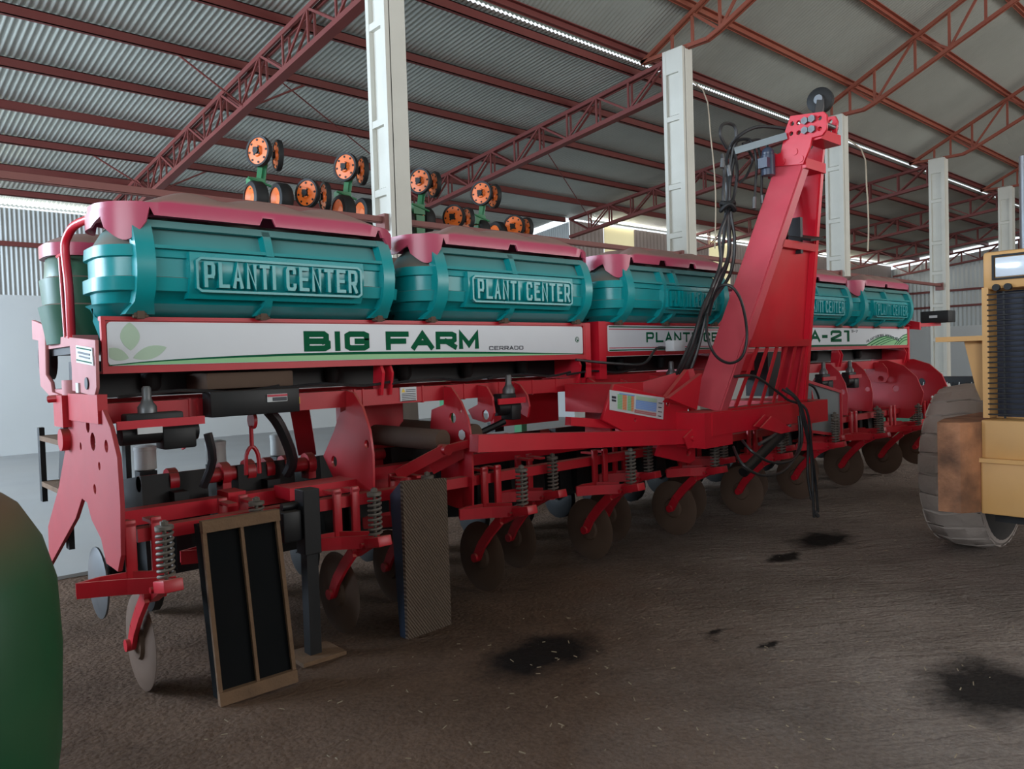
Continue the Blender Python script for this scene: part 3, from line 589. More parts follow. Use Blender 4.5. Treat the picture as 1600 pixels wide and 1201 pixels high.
# leaf drawing
b = MB()
def leaf(cx, cz, l, w, ang):
    P = []
    for k in range(17): t = k/16; P.append((t*l, w*sin(pi*t)**.8))
    for k in range(15, 0, -1): t = k/16; P.append((t*l, -w*sin(pi*t)**.8))
    return [(cx+x*cos(ang)-z*sin(ang), cz+x*sin(ang)+z*cos(ang)) for x, z in P]
b.prism(leaf(1.165, 1.66, .14, .045, R_(90)), 'Y', yb_-.001, yb_+.002); b.prism(leaf(1.175, 1.622, .17, .032, R_(18)), 'Y', yb_-.001, yb_+.002)
b.prism([(max(x, 1.066), z) for x, z in leaf(1.155, 1.622, .12, .03, R_(160))], 'Y', yb_-.001, yb_+.002); part(b, 'leaf_print', M['pgreen'], 'pale green leaf print', pn, 0)
b = MB(); T1 = [(2.100,1.641),(2.536,1.637),(2.657,1.637),(3.412,1.633),(2.105,1.759),(3.418,1.757)]
text(b, 'BIG', T1[0][0], T1[0][1], T1[1][0]-T1[0][0], T1[4][1]-T1[0][1], .034, yb_-.002, yb_+.002, .16)
part(b, 'lettering', M['dgreen'], 'dark green letters', pn, 0); b = MB(); text(b, 'FARM', T1[2][0], T1[0][1], T1[3][0]-T1[2][0], T1[4][1]-T1[0][1], .034, yb_-.002, yb_+.002, .12)
part(b, 'lettering', M['dgreen'], 'dark green letters', pn, 0)
T2 = [(3.506,1.634),(3.831,1.632),(3.507,1.661)]
b = MB(); text(b, 'CERRADO', T2[0][0], T2[0][1]-.004, T2[1][0]-T2[0][0], .028, .0055, yb_-.002, yb_+.002, .25); part(b, 'lettering', M['ink'], 'small black letters', pn, 0)
b = MB(); b.cyl((4.41, yb_-.002, 1.70), (4.41, yb_+.002, 1.70), .022, n=24); lg = part(b, 'round_emblem', M['dgreen'], None, pn); b = MB(); b.stroke([(4.40, 1.69), (4.41, 1.71), (4.42, 1.70)], .006, 'Y', yb_-.004, yb_); b.stroke([(4.41+.017*cos(a*pi/8), 1.70+.017*sin(a*pi/8)) for a in range(16)], .003, 'Y', yb_-.004, yb_, True); part(b, 'round_emblem', M['label'], None, pn)
# second banner
fr, pn = banner(4.745, 10.93, 1.575, 1.842)
def lineb(z, h, m, x0=4.79, x1=8.2, nm='printed_line'):
    b = MB(); b.bb(x0, x1, yb_-.001, yb_+.002, z, z+h); return part(b, nm, m, None, pn, 0)
lineb(1.798, .010, M['dgreen']); lineb(1.780, .007, M['redprint']); lineb(1.626, .007, M['redprint']); lineb(1.606, .010, M['dgreen'])
T3 = [(5.276,1.633),(5.280,1.726),(6.446,1.632),(8.162,1.609),(9.111,1.606),(9.118,1.796)]
b = MB(); text(b, 'PLANTI-CENTER', 5.275, 1.672, 1.62, .088, .017, yb_-.002, yb_+.002, .3); part(b, 'lettering', M['dgreen'], 'dark green letters', pn, 0)
b = MB(); text(b, 'PCA', 7.62, 1.655, .80, .135, .034, yb_-.002, yb_+.002, .2); b.bb(8.47, 8.60, yb_-.002, yb_+.002, 1.70, 1.735); text(b, '2', 8.68, 1.655, .27, .135, .034, yb_-.002, yb_+.002); b.bb(9.10, 9.16, yb_-.002, yb_+.002, 1.655, 1.79); b.bb(9.02, 9.12, yb_-.002, yb_+.002, 1.765, 1.79); part(b, 'lettering', M['dgreen'], 'large dark green model letters', pn, 0)
b = MB(); text(b, '5-7', 9.22, 1.765, .16, .03, .006, yb_-.002, yb_+.002, .3, slant=.3); part(b, 'lettering', M['ink'], None, pn, 0)
b = MB(); b.prism([(7.9, 1.602), (9.62, 1.602), (9.66, 1.618), (7.9, 1.625)], 'Y', yb_-.002, yb_+.002); part(b, 'printed_line', M['dgreen'], None, pn, 0)
def arcz(x): return 1.605+.125*sin(pi*(x-9.6)/1.15)**.8 if 9.6 < x < 10.75 else 1.605
b = MB(); n = 24; C_ = [(9.6+1.15*i/n, 1.603+.115*sin(pi*i/n)**.9) for i in range(n+1)]; b.prism(C_, 'Y', yb_-.001, yb_+.002); b.prism([(10.45, 1.603), (10.62, 1.66), (10.90, 1.76), (10.90, 1.603)], 'Y', yb_-.0015, yb_+.002); part(b, 'printed_sweep', M['lgreen'], 'light green hill print', pn, 0)
b = MB()
for k in range(4):
    s_ = .14*k; pts = [(9.62+s_+(10.3-9.62)*i/10, 1.607+(.115-.012*k)*sin(pi*.5*i/10)) for i in range(11)]; b.stroke(pts, .012-.0015*k, 'Y', yb_-.003, yb_+.001)
for k in range(3): b.stroke([(10.48+.07*k+(10.89-10.48-.07*k)*i/6, 1.607+(.135-.035*k)*sin(pi*.5*i/6)) for i in range(7)], .010, 'Y', yb_-.003, yb_+.001)
part(b, 'printed_line', M['dgreen'], None, pn, 0)
b = MB(); arc = lambda x, z: (x, z+.085*sin(pi*(x-9.62)/1.05)); text(b, 'PLANTADEIRA ARTICULADA', 9.64, 1.63, 1.0, .032, .005, yb_-.002, yb_+.002, .3, warp=arc); part(b, 'lettering', M['ink'], 'small black letters in an arc', pn, 0)

# ---- main frame
b = MB()
b.bb(1.02, 4.60, 4.15, 4.29, 1.300, 1.400); b.bb(4.60, 11.05, 4.15, 4.29, 1.31, 1.41)
for x in (1.45, 1.49, 1.97, 2.44, 2.50, 2.95, 3.30, 3.62, 3.95, 4.2): b.bb(x, x+.012, 4.144, 4.296, 1.295, 1.405)
part(b, 'main_beam', M['red'], smooth=0)
b = MB(); b.bb(1.02, 11.0, 4.95, 5.07, 1.30, 1.40); part(b, 'rear_beam', M['red'], smooth=0)
b = MB(); b.bb(1.10, 11.0, 3.90, 3.97, .742, .806); part(b, 'toolbar', M['red'], 'dusty front toolbar', smooth=0)
b = MB(); b.bb(1.12, 2.45, 4.24, 4.34, .762, .842); b.bb(2.55, 11.0, 4.32, 4.42, .80, .88); b.bb(1.66, 1.76, 4.20, 4.36, .74, .87); b.bb(1.95, 2.40, 4.05, 4.25, .80, .87); part(b, 'inner_beam', M['redclean'], smooth=0)
b = MB(); b.cyl((1.30, 4.55, .93), (2.35, 4.55, .93), .045); 
for x in (1.45, 1.75, 1.9, 2.02, 2.14, 2.3): b.cyl((x, 4.55, .93), (x+.05, 4.55, .93), .072, n=10); b.bb(x, x+.05, 4.5, 4.6, .84, .9)
b.cyl((2.7, 4.6, .93), (10.9, 4.6, .93), .04)
part(b, 'drive_shaft', M['red'])
b = MB(); b.bb(1.02, 4.5, 4.12, 5.1, 1.66, 1.71); b.bb(4.7, 10.95, 4.12, 5.1, 1.66, 1.71); part(b, 'hopper_platform', M['black'], smooth=0)
b = MB(); b.bb(1.05, 11.0, 4.45, 4.60, 1.42, 1.56); b.bb(1.05, 4.5, 4.75, 4.85, 1.45, 1.62); part(b, 'meter_housing', M['black'], smooth=0)
for x in (1.35, 1.9, 2.45, 3.0, 3.55, 4.1, 5.3, 5.9, 7.7, 8.3, 8.9, 9.5, 10.1):
    b = MB(); b.lathe((x, 4.42, 1.44), (0, 0, 1), [(.03, 0), (.05, .03), (.055, .10), (.03, .12)], 12); part(b, 'seed_meter', M['rubber'])
# uprights carrying the banner
for x, w_ in ((2.62, .10), (4.43, .16), (7.9, .12), (8.9, .1), (10.85, .16)):
    b = MB(); b.prism([(4.13, 1.56), (4.10, 1.50), (4.13, 1.36), (4.22, 1.36), (4.20, 1.56)], 'X', x, x+.02); b.prism([(4.13, 1.56), (4.10, 1.50), (4.13, 1.36), (4.22, 1.36), (4.20, 1.56)], 'X', x+.07, x+.085); part(b, 'banner_bracket', M['redclean'], smooth=0)
b = MB(); b.bb(4.50, 4.56, 4.10, 4.55, 1.40, 1.83); b.bb(4.66, 4.745, 4.10, 4.55, 1.38, 1.845); part(b, 'hopper_end_plate', M['redclean'], smooth=0)
b = MB(); b.bb(10.93, 10.97, 4.10, 4.6, 1.38, 1.85); b.prism([(4.0,1.9),(4.5,2.02),(4.5,1.86),(4.0,1.8)], 'X', 11.05, 11.1); part(b, 'hopper_end_plate', M['redclean'], smooth=0)
# box frame behind the mast
b = MB(); b.bb(6.45, 7.15, 4.1, 4.9, 1.38, 1.56); b.bb(6.45, 6.52, 4.15, 4.9, 1.56, 2.2); b.bb(7.08, 7.15, 4.15, 4.9, 1.56, 2.2); part(b, 'center_frame', M['red'], smooth=0)
# ---- big side plates (Y-Z outlines) with cut-outs
def yplate(x, poly, holes=(), t=.016, name='side_plate', m='red', label=None):
    b = MB(); b.plate(poly, holes, 'X', x, x+t, .0015); return part(b, name, M[m], label, smooth=20)
E1 = [(4.665,1.309),(4.123,1.344),(4.005,1.378),(3.890,1.298),(3.799,1.165),(3.784,0.947),(3.811,0.714),(3.875,0.628),(4.065,0.634),(4.137,0.741),(4.300,0.814),(4.372,0.893),(4.473,0.902),(4.630,0.777),(4.990,0.582),(5.341,0.390),(5.321,0.639),(4.983,0.914),(4.747,1.184)]
H1 = [(4.287,1.291),(4.205,1.215),(3.969,1.207),(4.447,1.178),(4.211,0.979),(4.108,1.102)]
yplate(1.0, E1, [(h[0], h[1], r) for h, r in zip(H1, (.035, .045, .03, .02, .025, .02))], .02, 'end_plate', 'redworn')
PB = [(4.140,1.401),(4.051,1.390),(3.955,1.301),(3.886,1.171),(3.861,1.031),(3.869,0.813),(4.144,0.823),(4.337,0.856),(4.451,0.981),(4.299,1.152),(4.227,1.262),(4.148,1.284)]
hb = [(3.920,1.087),(4.314,0.955),(4.354,1.166)]; yplate(2.38, PB, [(hb[0][0], hb[0][1], .025), (hb[1][0], hb[1][1], .035)])
PC = [(4.136,1.395),(4.053,1.387),(3.955,1.291),(3.888,1.180),(3.862,1.048),(3.860,0.828),(3.873,0.577),(4.048,0.585),(4.202,0.601),(4.193,1.017),(4.305,1.108),(4.283,1.232),(4.143,1.270)]
hc = [(4.050,1.183),(3.965,1.232)]; yplate(3.12, PC, [(hc[0][0], hc[0][1], .035), (hc[1][0], hc[1][1], .012)])
PD = [(4.142,1.391),(4.046,1.378),(3.989,1.308),(3.974,1.199),(4.010,1.140),(4.079,1.129),(4.211,1.151),(4.258,1.213),(4.149,1.252)]
hd = [(4.069,1.182)]; yplate(3.42, PD, [(hd[0][0], hd[0][1], .035)])
PE = [(4.137,1.394),(4.076,1.376),(4.005,1.303),(3.982,1.221),(4.006,1.142),(4.085,1.172),(4.144,1.231)]; yplate(3.76, PE)
PF = [(4.152,1.408),(4.058,1.367),(3.950,1.237),(3.898,1.075),(3.904,0.900),(3.997,0.845),(4.174,0.834)]; yplate(4.54, PF, (), .02)
for x in (7.75, 8.55, 9.2): yplate(x, [(y, z+.01) for y, z in PB], [(hb[0][0], hb[0][1], .03), (hb[1][0], hb[1][1], .035)])
for x in (5.35, 9.95): yplate(x, PD, [(hd[0][0], hd[0][1], .035)])
for x in (4.95, 5.9, 10.3): yplate(x, [(y, z-.02) for y, z in PE])
PG = [(4.3, 1.40), (4.05, 1.41), (3.85, 1.34), (3.70, 1.2), (3.62, 1.0), (3.66, .8), (3.8, .68), (4.2, .68), (4.4, .9)]
yplate(10.95, PG, [(3.95, 1.1, .05), (3.82, .9, .02), (4.1, .85, .03)], .03, 'end_plate'); yplate(10.1, PG, [(3.95, 1.05, .04)], .02)
# left end: beam head, pink panels, rail, rear step
b = MB(); b.bb(.985, 1.03, 4.03, 4.60, 1.31, 1.45); b.bb(.96, 1.0, 4.62, 4.82, 1.27, 1.44); b.cyl((.96, 4.7, 1.20), (1.0, 4.7, 1.20), .06, n=16); b.cyl((.93, 4.78, 1.42), (1.2, 4.6, 1.44), .02); part(b, 'beam_head', M['red'])
EP = [(4.511,1.743),(4.014,1.709),(4.031,1.485),(4.072,1.444),(4.497,1.466),(4.488,1.582)]
b = MB(); b.plate(EP, [], 'X', .985, 1.0, .001); ep = part(b, 'end_panel', M['redpink'], 'sky-lit pinkish end panel with stickers', smooth=0)
LB = [(4.350,1.697),(4.051,1.674),(4.044,1.589),(4.354,1.610)]
b = MB(); b.prism(LB, 'X', .978, .984); part(b, 'sticker', M['label'], None, ep, 0)
lc = [(4.327,1.684),(4.065,1.663),(4.339,1.623),(4.064,1.602),(4.306,1.660),(4.092,1.642),(4.285,1.641),(4.095,1.624)]
for (a, c, m_, w_) in ((0, 1, 'dgreen', .006), (2, 3, 'dgreen', .006), (4, 5, 'ink', .01), (6, 7, 'ink', .008)):
    b = MB(); b.stroke([lc[a], lc[c]], w_, 'X', .975, .978); part(b, 'sticker', M[m_], None, ep, 0)
lo = [(4.188,1.504),(4.365,1.487),(4.278,1.478)]
b = MB(); b.lathe((.978, lo[0][0], lo[0][1]), (1, 0, 0), [(.03, 0), (.03, .006)], 16); part(b, 'sticker', M['ink'], None, ep); b = MB(); b.bb(.976, .984, lo[1][0]-.03, lo[1][0]+.02, lo[1][1]-.03, lo[1][1]+.02); part(b, 'sticker', M['label'], None, ep)
RP = [(5.411,1.887),(5.073,1.837),(5.074,1.756),(5.102,1.554),(4.983,1.509),(4.963,1.455),(4.641,1.430),(4.644,1.413),(5.031,1.432),(5.253,1.486),(5.268,1.574),(5.261,1.756),(5.420,1.771)]
b = MB(); b.plate(RP, [], 'X', .985, 1.005, .001); part(b, 'rear_panel', M['redpink'], 'sky-lit pinkish rear panel', smooth=0)
q = [(5.321,1.651)]; b = MB(); b.lathe((1.03, q[0][0]+.1, q[0][1]), (1, 0, 0), [(.0, 0), (.11, .0), (.13, .03), (.13, .06), (.0, .07)], 20); part(b, 'rubber_roller', M['rubber'])
b = MB(); b.bb(1.0, 1.12, 4.5, 5.1, 1.70, 1.755); b.cyl((1.05, 4.7, 1.40), (1.05, 4.7, 1.52), .07); b.bb(1.0, 1.3, 4.75, 5.1, 1.42, 1.47); part(b, 'platform_edge', M['redpink'])
b = MB(); b.tube([(1.0, 4.53, 1.74), (.995, 4.51, 2.0), (.99, 4.53, 2.2), (1.0, 4.50, 2.27), (1.02, 4.42, 2.315), (1.06, 4.25, 2.33)], .022, 10, 5); b.tube([(1.0, 4.66, 1.75), (1.0, 4.70, 2.18)], .009, 8, 1); b.tube([(1.0, 4.53, 2.19), (1.0, 4.75, 2.19)], .01, 8, 1); part(b, 'hand_rail', M['redclean'])
b = MB(); b.prism([(5.610,1.207),(5.401,1.303),(5.057,1.314),(5.039,1.248),(5.338,1.111),(5.437,0.829),(5.560,0.775),(5.727,0.880)], 'X', 1.15, 1.17); b.bb(1.03, 1.06, 4.95, 5.02, .55, 1.25); b.bb(1.03, 1.06, 5.6, 5.66, .75, 1.22); b.bb(1.35, 1.38, 4.95, 5.02, .55, 1.25); part(b, 'step_frame', M['black'])
b = MB(); b.bb(1.03, 1.38, 5.02, 5.62, 1.14, 1.17); b.bb(1.03, 1.38, 5.02, 5.62, .85, .88); part(b, 'step_tread', M['wood'])
b = MB(); b.lathe((1.1, 4.75, .38), (1, 0, 0), [(.0, 0), (.16, .01), (.2, .02), (.2, .03), (.1, .06), (0, .07)], 28); b.cyl((1.1, 4.75, .38), (1.4, 4.75, .38), .03); part(b, 'rear_disc', M['steel']); b = MB(); b.bb(1.2, 1.5, 4.8, 4.95, .32, .48, .02); b.bb(1.2, 1.3, 4.62, 4.75, .45, .75); part(b, 'closing_wheel', M['rubber'])
# rear row units: simple closing wheels and arms along the back
for k in range(18):
    x = 1.5+.54*k
    b = MB(); b.lathe((x, 5.25, .2), (1, 0, 0), [(.0, 0), (.15, .0), (.19, .02), (.19, .07), (.15, .09), (0, .09)], 18); o = part(b, 'gauge_wheel', M['rubber'])
    b = MB(); b.beam((x-.02, 5.25, .22), (x-.02, 4.6, .6), .03, .06); b.bb(x-.06, x+.02, 4.4, 4.65, .45, .88); part(b, 'wheel_arm', M['black'], parent=o)
    b = MB(); b.prism([(4.45, .42), (5.15, .30), (5.25, .45), (5.2, .88), (4.5, .98)], 'X', x-.2, x+.16); part(b, 'row_shade_box', M['rubber'], smooth=0)  # plain black boxes added along the rear to darken the underside
# ---- things between the plates
def jar(x, y, z, r=.06, h=.14):
    b = MB(); b.lathe((x, y, z), (0, 0, 1), [(r*.7, 0), (r, .01), (r, h*.85), (r*1.04, h*.86), (r*1.04, h), (r*.6, h+.01)], 20); part(b, 'seed_jar', M['jar'], 'white plastic seed jar')
    b = MB(); b.bb(x-r*.8, x+r*.8, y-r*.8, y+r*.8, z-.07, z+.0); part(b, 'seed_meter', M['rubber'])
jx = [(1.401,4.750,0.978), (1.811,4.750,0.969), (2.231,4.750,0.976)]
for q in jx: jar(*q)
jar(3.55, 4.75, 1.05); jar(4.1, 4.75, 1.05)
def motor(x, y=4.0, z=1.14, w=.36, red=True):
    b = MB(); b.cyl((x, y, z), (x+w, y, z), .052, n=20); b.bb(x+w*.5, x+w*.95, y-.06, y+.06, z-.085, z+.02, .01); b.bb(x+.02, x+w*.8, y-.045, y+.05, z+.03, z+.10, .01); part(b, 'drive_motor', M['black'])
    b = MB(); b.bb(x-.03, x+w+.02, y-.075, y-.062, z+.03, z+.07); part(b, 'motor_strap', M['redclean'])
    b = MB(); b.lathe((x+.13, y, z+.10), (0, 0, 1), [(.045, 0), (.045, .03), (.03, .05), (.022, .07), (.022, .12), (.015, .13)], 14); part(b, 'sensor_cap', M['steel'])
q = (1.069,4.000,1.251); motor(q[0], 4.0, q[2], .36)
b = MB(); u = [(1.127,1.262),(1.241,1.265)]; b.bb(u[0][0], u[1][0], 3.918, 3.924, u[0][1]-.008, u[0][1]+.022); part(b, 'sticker', M['yellow'] if False else M['label'])
b = MB(); PQ = [(4.692,1.381),(4.570,1.327),(4.529,1.237),(4.535,1.107),(4.578,1.094),(4.711,1.229)]; b.plate(PQ, [], 'X', 1.55, 1.56, .001); part(b, 'small_plate', M['redclean'], smooth=0)
q = (3.472,4.000,1.194); motor(q[0], 4.02, q[2]+.03, .2); q = (5.572,4.000,1.274); motor(q[0]-.2, 4.02, q[2], .2)
for x in (8.1, 8.75): motor(x, 3.98, 1.2, .25)
b = MB(); q = [(1.518,1.437),(2.018,1.434),(1.513,1.302),(2.012,1.303)]; b.bb(q[0][0], q[1][0], 4.02, 4.14, q[2][1], q[0][1], .006); cb = part(b, 'control_box', M['black'], 'black control box with warning sticker')
b = MB(); q2 = [(1.824,1.408),(1.940,1.409),(1.822,1.366),(1.938,1.367)]; b.bb(q2[0][0], q2[1][0], 4.013, 4.019, q2[2][1], q2[0][1]); part(b, 'sticker', M['label'], None, cb, 0)
b = MB(); b.bb(q2[0][0], q2[1][0], 4.010, 4.014, q2[0][1]-.014, q2[0][1]-.002); part(b, 'sticker', M['redprint'], None, cb, 0)
b = MB(); b.bb(q2[0][0]+.03, q2[1][0]-.004, 4.010, 4.014, q2[2][1]+.004, q2[0][1]-.018); part(b, 'sticker', M['ink'], None, cb, 0)
b = MB(); q = [(1.549,1.545),(2.049,1.540),(1.545,1.445)]; b.bb(q[0][0], q[1][0], 4.15, 4.5, q[2][1], q[0][1]-.01, .01); part(b, 'dusty_box', M['tan'])
b = MB(); b.bb(2.05, 2.08, 4.142, 4.149, 1.34, 1.38); part(b, 'sticker', M['yellow'])
# warning sticker on the main beam
q = [(2.776,1.402),(2.901,1.401),(2.772,1.312),(2.897,1.309)]
b = MB(); b.bb(q[0][0], q[1][0], 4.140, 4.149, q[2][1], q[0][1]); ws = part(b, 'sticker', M['label'], 'white warning sticker', smooth=0)
b = MB(); x = q[0][0]; z = q[0][1]; b.prism([(x+.008, z-.032), (x+.035, z-.032), (x+.0215, z-.008)], 'Y', 4.136, 4.141); part(b, 'warning_triangle', M['yellow'], None, ws, 0)
b = MB()
for k in range(5): b.bb(x+.01, q[1][0]-.008, 4.137, 4.141, z-.045-.011*k, z-.041-.011*k)
for k in range(2): b.bb(x+.042, q[1][0]-.008, 4.137, 4.141, z-.02-.011*k, z-.016-.011*k)
part(b, 'printed_line', M['ink'], None, ws, 0)
# tan dusty cylinders with red arms between the two big plates
for (c, r_) in (((2.763,4.350,1.041), .07), ((3.031,4.350,1.047), .08)):
    e = (c[0]+.22, 3.98, c[2]+.01)
    b = MB(); b.cyl((c[0]+.08, 4.75, c[2]+.03), e, r_, n=20); part(b, 'air_cylinder', M['tan'])
    b = MB(); b.beam((e[0]-.05, 3.9, e[2]-.05), (e[0]+.22, 3.9, e[2]-.02), .03, .05); b.beam((e[0]-.05, 3.9, e[2]-.05), (e[0]-.28, 4.1, e[2]-.20), .05, .07); b.cyl((e[0]-.05, 3.86, e[2]-.05), (e[0]-.05, 3.94, e[2]-.05), .035); part(b, 'linkage_arm', M['red'])
for k in range(5):
    a = (2.556,4.300,1.187); b = MB(); b.tube([(1.1+.8*k, 4.12, 1.43), (1.4+.8*k, 4.11, 1.45), (1.7+.8*k, 4.12, 1.425), (1.95+.8*k, 4.13, 1.45)], .009, 6); part(b, 'cable', M['hose'])
b = MB(); b.tube(((1.98, 4.35, 1.3), (2.05, 4.35, 1.2), (2.12, 4.35, 1.0), (2.1, 4.4, .9)), .035, 8); b.tube(((1.6, 4.3, 1.2), (1.62, 4.3, 1.05), (1.58, 4.35, .9)), .025, 8); b.tube(((3.2, 4.3, 1.15), (3.5, 4.35, 1.02), (3.8, 4.3, 1.1)), .025, 8); part(b, 'seed_tube', M['hose'])
b = MB(); q = (1.848,4.300,1.223); b.cyl((q[0], 4.3, q[2]+.03), (q[0]+.02, 4.3, q[2]+.03), .05); b.cyl((q[0], 4.3, q[2]), (q[0], 4.3, q[2]-.12), .012); b.tube([(q[0]-.04, 4.3, q[2]-.28), (q[0]-.035, 4.3, q[2]-.17), (q[0], 4.3, q[2]-.12), (q[0]+.035, 4.3, q[2]-.17), (q[0]+.04, 4.3, q[2]-.28)], .012); part(b, 'linkage_fork', M['red'])
b = MB(); b.beam((2.25, 4.5, 1.33), (2.5, 4.9, .95), .12, .02); b.bb(2.6, 3.1, 4.6, 4.66, .85, 1.3); b.bb(3.8, 4.5, 4.42, 4.46, 1.05, 1.3); b.bb(2.58, 3.1, 4.35, 4.45, .72, .86); part(b, 'inner_plate', M['red'], smooth=0)
b = MB(); b.plate([(3.451,1.070),(3.381,1.075)], [], 'X', 0, .001) if False else b.lathe((3.110,3.941,1.078), (1, 0, 0), [(.0, -.004), (.035, -.004), (.035, 0), (0, 0)], 7); part(b, 'sticker', M['label'])
# ---- row units
def row_unit(x, dy=0, back=False):
    r = empty('row_unit', (x-5.5, -4.3, 0), parent=PL)
    def ro(mb, name, m, sm=40):
        o = mb.build(name, M[m], None, sm); o.parent = r; return o
    y = lambda v: v+dy
    b = MB(); # clamp on the toolbar, curved band, spring seat, trailing arm
    for s_ in (-.085, .03):
        b.bb(s_, s_+.05, y(3.86), y(3.885), .55, .86, .006); b.bb(s_, s_+.05, y(3.86), 3.99, .83, .845)
    b.bb(-.085, .08, y(3.865), y(4.02), .545, .57)
    ro(b, 'clamp', 'red')
    b = MB(); n = 8; inner = []; outer = []
    for k in range(n+1):
        a = pi*(.0+.5*k/n); inner.append((-.30+.25*sin(a), y(3.80)-.22+.20*cos(a)-.02))
    band = [(-.30, 3.84), (-.22, 3.80), (-.12, 3.74), (-.02, 3.66), (.05, 3.62)]
    for (a_, c_) in zip(band, band[1:]): b.beam((a_[0], y(a_[1]), .585), (c_[0]+.004, y(c_[1])-.003, .585), .012, .07)
    for (a_, c_) in zip([(-.30, 3.84), (-.2, 3.88), (-.06, 3.87)], [(-.2, 3.88), (-.06, 3.87), (.06, 3.74)]): b.beam((a_[0], y(a_[1]), .59), (c_[0], y(c_[1]), .59), .012, .06)
    ro(b, 'swivel_band', 'red')
    b = MB(); b.box((0, y(3.555), .60), (.085, .15, .055), Euler((R_(-12), 0, 0)).to_matrix(), .006)
    b.beam((0, y(3.62), .585), (0, y(3.78), .505), .045, .05); b.cyl((-.05, y(3.76), .52), (.05, y(3.76), .52), .022, n=12); b.cyl((-.05, y(3.65), .57), (.05, y(3.65), .57), .014, n=10)
    for (a_, c_) in zip([(3.75, .52), (3.86, .42), (3.95, .32)], [(3.86, .42), (3.95, .32), (4.0, .235)]): b.beam((-.04, y(a_[0]), a_[1]), (-.04, y(c_[0]), c_[1]), .022, .065, up=(0, 1, 0)); 
    b.cyl((-.07, y(4.0), .235), (.05, y(4.0), .235), .03, n=12)
    ro(b, 'disc_arm', 'red')
    b = MB(); b.spring((0, y(3.575), .63), (0, y(3.575), .85), .033, .0075, 8.5); b.cyl((0, y(3.575), .62), (0, y(3.575), .89), .009, n=8); b.cyl((0, y(3.575), .85), (0, y(3.575), .865), .04, n=16); b.cyl((0, y(3.575), .868), (0, y(3.575), .885), .018, n=6)
    ro(b, 'coil_spring', 'spring')
    b = MB(); b.lathe((0, y(4.0), .235), (1, 0, 0), [(.03, -.03), (.075, -.022), (.085, -.006), (.14, -.004), (.232, -.002), (.235, .0), (.232, .002), (.14, .004), (.085, .006), (.075, .022), (.03, .03)], 40)
    ro(b, 'coulter_disc', 'disc')
    return r
u0 = row_unit(1.12)
for k in range(1, 10): c = copy_tree(u0, PL); c.location.x = 1.12+1.085*k-5.5
u1 = row_unit(1.66, .26)
for k in range(1, 9): c = copy_tree(u1, PL); c.location.x = 1.66+1.085*k-5.5
# ---- drawbar bracket, link bar, upright mast
b = MB(); BP = [(4.232,1.361),(4.846,1.236),(5.223,1.112),(5.207,0.711),(5.127,0.689),(4.708,0.795),(4.751,0.874),(4.520,0.929),(4.097,1.118)]
hh = [(4.861,1.185),(5.144,1.107),(5.113,0.777),(4.459,1.087)]
b.plate([(p[0], p[1]) for p in BP], [(h[0], h[1], r) for h, r in zip(hh, (.022, .026, .026, .012))], 'Y', 3.59, 3.62, .002); br = part(b, 'bracket_plate', M['redclean'], smooth=0)
b = MB(); b.bb(4.25, 4.6, 3.62, 4.1, 1.15, 1.36); b.bb(5.05, 5.2, 3.62, 4.2, .8, 1.1); b.beam((4.9, 3.9, 1.24), (5.25, 3.6, 1.35), .05, .2); part(b, 'bracket_gusset', M['red'], smooth=0)
# calibration chart sticker
CH = [(4.176,1.322),(4.809,1.233),(4.786,1.067),(4.171,1.181)]
b = MB(); b.prism(CH, 'Y', 3.583, 3.588); ch = part(b, 'calibration_chart', M['label'], 'white chart sticker with coloured tables', br, 0)
def qd(u0, u1, v0, v1): 
    def f(u, v): a = Vector(CH[0]).lerp(Vector(CH[1]), u); c = Vector(CH[3]).lerp(Vector(CH[2]), u); return tuple(c.lerp(a, v))
    return [f(u0, v0), f(u1, v0), f(u1, v1), f(u0, v1)]
for u_, m_ in (((.13, .21, .12, .85), 'lgreen'), ((.22, .29, .12, .85), 'orangeprint'), ((.31, .37, .12, .85), 'lgreen'), ((.375, .42, .12, .85), 'orangeprint'), ((.46, .85, .28, .70), 'blueprint'), ((.46, .85, .72, .9), 'pgreen'), ((.44, .85, .08, .24), 'redpink'), ((.16, .43, .86, .92), 'blueprint'), ((.03, .10, .60, .72), 'ink'), ((.03, .10, .45, .55), 'ink'), ((.89, .95, .1, .14), 'ink'), ((.89, .96, .3, .34), 'ink'), ((.89, .95, .5, .54), 'ink'), ((.89, .96, .7, .74), 'ink')):
    b = MB(); b.prism(qd(*u_), 'Y', 3.580, 3.584); part(b, 'printed_table', M[m_], None, ch, 0) if False else None
    o = b.build('printed_table', M[m_], ch, 0)
b = MB()
for k in range(9): b.prism(qd(.13, .43, .14+.08*k, .15+.08*k), 'Y', 3.578, 3.582); b.prism(qd(.46, .86, .14+.08*k, .147+.08*k), 'Y', 3.578, 3.582)
b.build('printed_table', M['label'], ch, 0)
b = MB(); b.bb(2.93, 5.0, 3.56, 3.64, 1.00, 1.105) if False else b.beam((2.93, 3.60, 1.06), (4.95, 3.50, .925), .09, .105); b.beam((3.86, 3.70, 1.12), (4.95, 3.62, .98), .06, .06); part(b, 'link_bar', M['redclean'], smooth=0)
b = MB(); b.cyl((4.95, 3.42, .915), (4.95, 3.62, .915), .02, n=12); b.plate([(4.85, .93), (5.03, 1.02), (5.03, .84), (4.90, .84)], [], 'Y', 3.44, 3.455); part(b, 'link_pin', M['redclean'])
